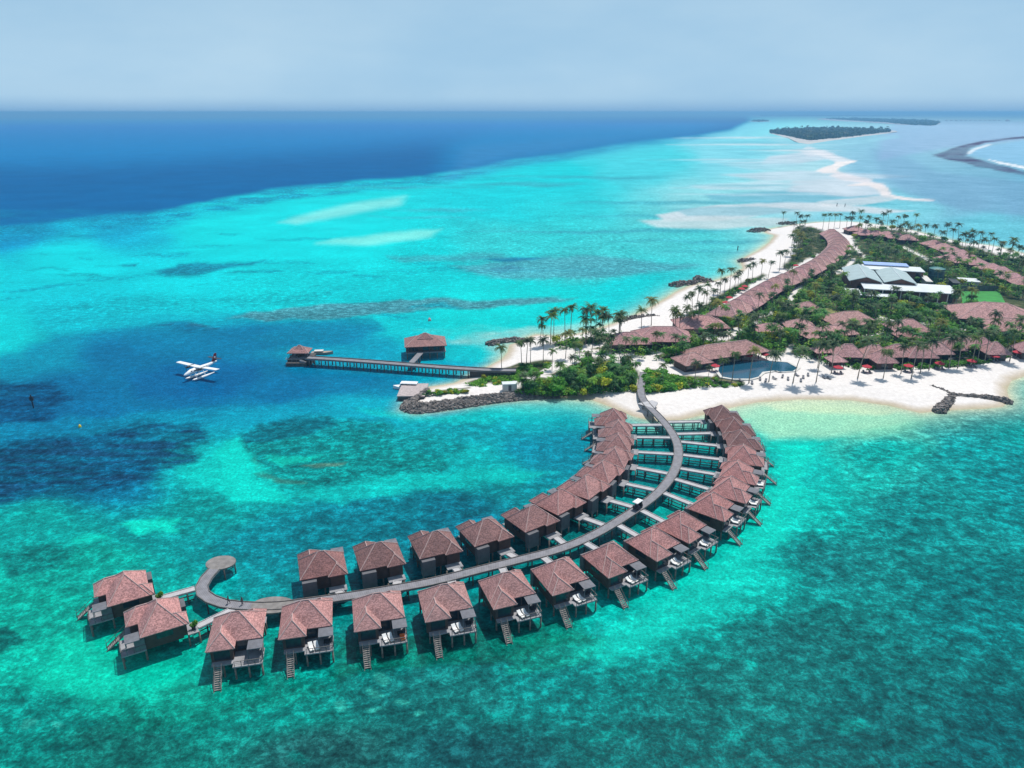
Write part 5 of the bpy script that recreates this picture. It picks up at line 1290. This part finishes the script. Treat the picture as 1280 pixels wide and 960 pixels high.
# ------------------------------------------------------------------ plants
# named palms
for px, py, h in ((627,465,9),(652,457,9.5),(658,456,10),(663,455,9)): palm_base(px,py,h,'slim coconut palm on the sand beside the jetty landing','palms beside the jetty landing')
for px, py, h in ((675,433,9),(679,432,11),(688,431,12),(692,428,13),(706,427,13),(713,425,14),(733,429,14),(738,428,15),(744,424,11),(752,423,12),(761,422,9)): palm_base(px,py,h,'coconut palm leaning over the sandy point behind the jetty','palms on the sandy point')
for px, py, h in ((707,448,10),(679,453,9),(718,457,9),(739,448,10),(724,452,7),(690,462,7),(748,452,9),(764,452,10),(780,452,9),(772,460,8),(757,462,8),(735,466,8),(700,478,7),(716,474,8),(655,490,6),(668,487,6),(747,474,7),(786,470,7)): palm_base(px,py,h,'coconut palm among the shrubs of the spit beside the boardwalk','palms among the shrubs of the spit')
palm_base(814,407,11.5,'tall lone coconut palm on the white sand before the broad hipped roof','lone palm')
for px, py, h in ((801,420,11),(776,431,11),(839,425,13),(843,426,12),(848,422,10),(856,414,10),(870,416,12),(862,416,9),(892,409,11),(885,398,9)): palm_base(px,py,h,'coconut palm rising over the hipped roofs near the boardwalk landing','palms over the first roofs')
for px, py, h in ((936,479,12),(915,476,10),(961,477,10),(991,479,12),(1020,478,14),(1022,460,9),(1039,467,11),(1072,473,14),(1104,473,10),(1126,467,10),(1139,473,12),(1150,467,10),(1161,463,11),(1186,460,11),(1197,460,12),(1214,458,11),(1221,454,11),(1230,454,12),(1262,451,11),(828,480,7),(868,481,8),(884,483,7),(902,478,8)): palm_base(px,py,h,'coconut palm standing on the white southern beach with its shadow at the foot','palms on the southern beach')
for px, py, h in ((978,281,10),(951,348,10),(960,348,9),(940,352,10),(934,356,10),(922,362,9),(912,362,11),(900,367,12),(888,387,9),(883,382,10),(870,389,11),(896,379,10),(988,320,13),(974,339,11),(980,335,10),(993,330,9),(905,371,9),(917,367,9),(926,358,8),(878,389,9),(865,392,10),(858,396,9)): palm_base(px,py,h,'coconut palm along the white western beach before the villa chain','palms along the western beach')
for px, py in ((1077,264),(1105,266.5),(1112,264),(1124,271),(1130,269),(1146,268),(1149,282),(1158,282),(1170,282),(1186,280),(1194,288),(1202,281),(1206,293),(1214,294),(1227,291),(1240,292),(1178,290),(1267,300),(1087,271),(1096,274),(1066,272),(1075,272),(1031,268),(1038,268),(1045,268),(1052,268.5),(1066,266),(1060,272),(1232,300),(1244,299),(1255,303),(1262,312),(1273,307),(1218,302),(1100,278),(1116,277),(1135,281),(1140,284),(1126,284),(1083,276)):
    palm_crown(px,py,random.uniform(10,15),'tall coconut palm along the far shore against the pale lagoon','palms along the far shore')
for _ in range(34):
    px, py = random.uniform(990,1016), random.uniform(280,330)
    if px < 1016-(py-280)*.45: palm_base(px,py,random.uniform(8,13),'coconut palm in the dense grove at the northern tip','palms in the northern grove')
inter = VEG[5]; cnt = 0
while npalm < 292:
    px, py = random.uniform(700,1290), random.uniform(290,458)
    if not inside(px,py,inter) or bare(px,py) or not clear_of(at(px,py,GZ),.8): continue
    g = ('coconut palm in the gardens around the hipped roof halls','palms in the gardens') if py > 372 else ('coconut palm in the dark trees around the service yard','palms around the service yard')
    palm_base(px,py,random.uniform(6,12),*g)

# the low palms beyond the three hundred largest: one mass
def palm_mass(n):
    src = []
    for tm, cm_, top in PALMS:
        for me_, off_ in ((cm_, top),):
            co = np.zeros(len(me_.vertices)*3); me_.vertices.foreach_get('co', co); co = co.reshape(-1,3)
            tn = np.zeros(len(me_.vertices)*4); me_.attributes['tint'].data.foreach_get('color', tn); tn = tn.reshape(-1,4)[:, :3]
            src.append((co, [tuple(p.vertices) for p in me_.polygons], tn))
    VV, FF, CC = [], [], []; o = 0; got = 0
    while got < n:
        tip = random.random() < .05
        px, py = (random.uniform(650,800), random.uniform(455,492)) if tip else (random.uniform(690,1290), random.uniform(286,458))
        if not inside(px,py,VEG[2] if tip else VEG[5]) or bare(px,py): continue
        q = at(px,py,GZ)
        if not clear_of(q,.6): continue
        got += 1; co, fs_, tn = random.choice(src); sw = random.uniform(.9,1.7); a_ = random.uniform(0,6.28); sc_ = random.uniform(.55,.9)
        R_ = np.array([[math.cos(a_),-math.sin(a_),0],[math.sin(a_),math.cos(a_),0],[0,0,1]])
        VV.append(co @ R_.T * sc_ + np.array([q.x,q.y,GZ+(random.uniform(2.5,5.5) if tip else random.uniform(4.0,9.0))])); CC.append(tn*sw*np.array([.75,1.3,.9])); FF += [tuple(i+o for i in f) for f in fs_]; o += len(co)
    return np.concatenate(VV).tolist(), FF, np.concatenate(CC)
pm2 = link('palm_thicket', leaf_mesh('palm_thicket', *palm_mass(340), M['frond'])); tag(pm2, 'low young palms filling the garden between the roofs', kind='stuff')
# shrubs and broadleaf trees, one by one
sc_n = 0; tr_n = 0
while sc_n < 270 or tr_n < 190:
    r_ = random.random()
    p = random.choice(VEG[:5]) if r_ < .34 else (VEG[5] if r_ < .9 else random.choice(VEG[6:8]))
    px = random.uniform(min(a_[0] for a_ in p), min(1290,max(a_[0] for a_ in p))); py = random.uniform(min(a_[1] for a_ in p), max(a_[1] for a_ in p))
    if not inside(px,py,p) or bare(px,py): continue
    q = at(px,py,GZ-.1)
    if not clear_of(q,.8): continue
    tree = p is VEG[5] and random.random() < .5 or p is VEG[2] and random.random() < .25
    k = random.randrange(10); g = random.uniform(.8,1.5)*(1.0 if py > 400 else .85)
    if tree and tr_n < 190:
        tr_n += 1; t = thing('broadleaf_tree', 'rounded dark green broadleaf tree in the island gardens', 'tree', q, random.uniform(0,6), 'broadleaf trees of the gardens')
        link('trunk', TRUNK, t); c_ = link('crown', CROWNS[k%5], t); s = random.uniform(.7,1.15); t.scale = (s,s,s*random.uniform(.8,1.05)); c_.color = (g,g,g*.9,1)
        if k % 5 == 3: t['label'] = 'yellow-green broadleaf tree in the island gardens'; t['group'] = 'yellow-green trees of the gardens'
    elif sc_n < 270:
        sc_n += 1; o = link('shrub', SHRUBS[k], None); o.location = q; o.rotation_euler = (0,0,random.uniform(0,6)); s = random.uniform(.8,1.4)*(.5 if p in VEG[:2] or p is VEG[4] else 1); o.scale = (s*1.1,s*1.1,s*.9); o.color = (g,g,g*.9,1)
        where = 'on the sandy spit and beside the boardwalk' if p is not VEG[5] and p not in VEG[6:] else ('in the island gardens' if p is VEG[5] else 'by the western beach villas')
        hue = 'yellow-green' if k % 5 == 3 else ('dark green' if k % 5 == 2 else 'bright green')
        tag(o, f'rounded {hue} shrub {where}', 'shrub', f'{hue} shrubs {where}')
# undergrowth nobody could count
V_, F_, C_ = [], [], []
def scatter(poly, n, zlo, zhi, size, tints):
    got = 0; xs = [a_[0] for a_ in poly]; ys = [a_[1] for a_ in poly]
    tries = 0
    while got < n and tries < n*6:
        tries += 1
        m_ = 600; px = RNG.uniform(min(xs), min(1400,max(xs)), m_); py = RNG.uniform(min(ys), max(ys), m_)
        dd = sdf(px, py, poly); cl = fbm(px/9, py/4.5, 3)
        for x_, y_, d_, c_ in zip(px, py, dd, cl):
            if d_ > -.5 or c_ < -.1 or bare(x_,y_): continue
            q = at(x_, y_, GZ)
            if not clear_of(q, .3): continue
            z_ = random.uniform(zlo, zlo + (zhi-zlo)*min(1, .4+2.2*(c_+.1)))
            nn = Vector((random.uniform(-.8,.8), random.uniform(-.8,.8), 1)).normalized(); a_ = nn.orthogonal().normalized(); b_ = nn.cross(a_); k_ = random.uniform(0,PI)
            a_, b_ = a_*math.cos(k_)+b_*math.sin(k_), b_*math.cos(k_)-a_*math.sin(k_)
            s = size*random.uniform(.6,1.3); p = Vector((q.x,q.y,GZ-.15+z_)); o = len(V_)
            V_.extend([p-a_*s, p-b_*s*.6, p+a_*s, p+b_*s*.6]); F_.append((o,o+1,o+2,o+3))
            t_ = tints[0 if c_ < .04 else (1 if c_ < .16 else 2)]; g = random.uniform(.6,1.3); C_.extend([(t_[0]*g,t_[1]*g,t_[2]*g)]*4)
            got += 1
            if got >= n: break
TI = [(.045,.165,.04),(.11,.32,.035),(.24,.40,.045)]
scatter(VEG[0], 4200, .1, .9, .34, [(.11,.34,.025),(.15,.40,.03),(.09,.28,.025)])
scatter(VEG[1], 800, .1, 1.0, .3, TI); scatter(VEG[2], 8000, .1, 2.0, .4, [(.06,.21,.035),(.13,.38,.035),(.26,.44,.045)]); scatter(VEG[3], 3800, .1, 2.0, .36, [(.035,.24,.02),(.07,.33,.024),(.09,.3,.025)]); scatter(VEG[4], 900, .1, 1.2, .32, TI)
scatter(VEG[5], 34000, .1, 4.2, .6, TI); scatter(VEG[6], 3200, .1, 2.4, .55, [(.05,.10,.03),(.07,.12,.03),(.03,.07,.02)]); scatter(VEG[7], 1600, .1, 2.0, .5, TI); scatter(VEG[8], 3600, .1, 1.9, .4, [(.06,.22,.02),(.09,.28,.022),(.07,.24,.02)])
ug = link('undergrowth', leaf_mesh('undergrowth', V_, F_, C_, M['leaf'])); tag(ug, 'dense low green undergrowth covering the island beds', kind='stuff')

# ------------------------------------------------------------------ far islands
def far_island(px_poly, tree_poly, hmax, n, label, sand=True):
    W_ = [at(px,py,0) for px,py in px_poly]; c_ = sum(W_, Vector())/len(W_)
    mb = MB(); n_ = len(W_)
    mb.v = [(p.x,p.y,-.5) for p in W_] + [((p.x-c_.x)*.96+c_.x,(p.y-c_.y)*.9+c_.y,2.0) for p in W_]
    mb.f = [tuple(range(n_,2*n_))[::-1]] + [(k,n_+k,n_+(k+1)%n_,(k+1)%n_) for k in range(n_)]; mb.m = [0]*(n_+1)
    me_ = mb.mesh('far_land', plain('far_sand', (.52,.50,.46), .95, .08, .01))
    bm2 = bmesh.new(); bm2.from_mesh(me_); bmesh.ops.recalc_face_normals(bm2, faces=bm2.faces); bm2.to_mesh(me_); bm2.free()
    tag(link('far_island_land', me_), kind='structure')
    V2, F2, C2 = [], [], []; xs = [a_[0] for a_ in tree_poly]; ys = [a_[1] for a_ in tree_poly]
    got = 0
    while got < n:
        px, py = random.uniform(min(xs),max(xs)), random.uniform(min(ys),max(ys))
        if not inside(px,py,tree_poly): continue
        got += 1; q = at(px,py,2.0); hh = hmax*random.uniform(.3,1.0)*(1.5 if random.random() < .07 else 1)
        rr = random.uniform(.35,.6)*hmax
        for _ in range(9):
            v_ = Vector((random.gauss(0,1),random.gauss(0,1),random.gauss(0,1))).normalized()
            p = q + Vector((v_.x*rr, v_.y*rr, hh*.55 + v_.z*hh*.45)); s = random.uniform(.25,.45)*hmax; a_ = v_.orthogonal().normalized(); b_ = v_.cross(a_); o = len(V2)
            V2 += [p-a_*s,p-b_*s*.8,p+a_*s,p+b_*s*.8]; F2.append((o,o+1,o+2,o+3)); g = random.uniform(.6,1.3); C2 += [(.03*g,.065*g,.025*g)]*4
    o = link('far_woods', leaf_mesh('far_woods', V2, F2, C2, M['leaf'])); tag(o, label, kind='stuff')
far_island([(985,173),(1000,179),(1012,180.5),(1040,176),(1080,170.5),(1110,166.8),(1122,165),(1118,163.5),(1080,161.5),(1020,161),(975,163.5),(960,166)],
           [(962,166),(985,170),(1005,174),(1012,175.6),(1050,172.2),(1090,167.6),(1114,164.9),(1080,162.3),(1020,162),(980,164)], 17, 1500, 'hazy dark woods covering the first far island')
far_island([(1018,149),(1040,150.8),(1080,152.6),(1100,154),(1135,156.2),(1170,157.3),(1178,154.5),(1172,151.5),(1130,149.8),(1080,148.3),(1030,147.6)],
           [(1030,148.5),(1070,151),(1110,153.5),(1135,156),(1168,157),(1174,154),(1165,151.8),(1120,150),(1060,148.2)], 19, 1400, 'hazy blue woods on the second far island')
far_island([(936,151.8),(950,152.6),(964,151.6),(950,150.6)], [(938,151.7),(950,152.2),(962,151.5),(950,150.9)], 14, 160, 'tiny hazy wooded islet on the open flats')
far_island([(940,145.2),(1020,145.4),(1155,145.6),(1155,145.0),(1020,144.8),(940,144.7)], [(942,145.1),(1020,145.3),(1152,145.4),(1020,144.9)], 26, 500, 'faint blue line of woods near the horizon')
# far stilted villas
HV = MB(); hip(HV, -9,9,-9,9, 5, 12, .5); HV.box(-8,8,-8,8,-.5,4.98)
fv_me = HV.mesh('far_villa', M['roof_far'])
for i in range(12):
    q = at(1183+6.0*i, 151.0, 0); o = link('far_villa', fv_me); o.location = q
    tag(o, 'tiny hazy stilted villa in the row beyond the second far island', 'villa', 'tiny stilted villas beyond the second far island')
q = at(1259,151.5,0); o = link('far_villa', fv_me); o.location = q; o.scale = (1.8,1.8,1.6); tag(o, 'hazy larger stilted hall standing alone past the far villa row', 'hall')
q = at(712,143.5,0); t = thing('cargo_ship', 'faint grey ship on the hazy horizon', 'ship', q, 0)
mb = MB(); hull(mb,290,46,-2,24); mb.build('hull', M['panel'], t); mb = MB(); mb.box(-70,60,-18,18,24.5,52); mb.build('deckhouse', M['render'], t); mb = MB(); mb.box(-30,-5,-8,8,52.5,72); mb.build('funnel', M['panel'], t)

# a potted shrub at each of the two end villas' doors
for vd, lb in ((villas[-2],'round potted shrub at the door of the end villa set behind'),(villas[-1],'round potted shrub at the door of the end villa nearer the reef')):
    e = vd['pos'] + vd['ex']*(3.4*VS) + vd['ey']*(6.9*VY)
    t = thing('potted_shrub', lb, 'plant', (e.x,e.y,FZ-.03))
    mb = MB(); mb.tube([(0,0,0),(0,0,.7)], [.3,.42], 10); mb.build('pot', M['dark'], t)
    o = link('foliage', SHRUBS[1], t); o.location = (0,0,.5); o.scale = (.42,.42,.62)
print('palms', npalm, 'chain', nch)
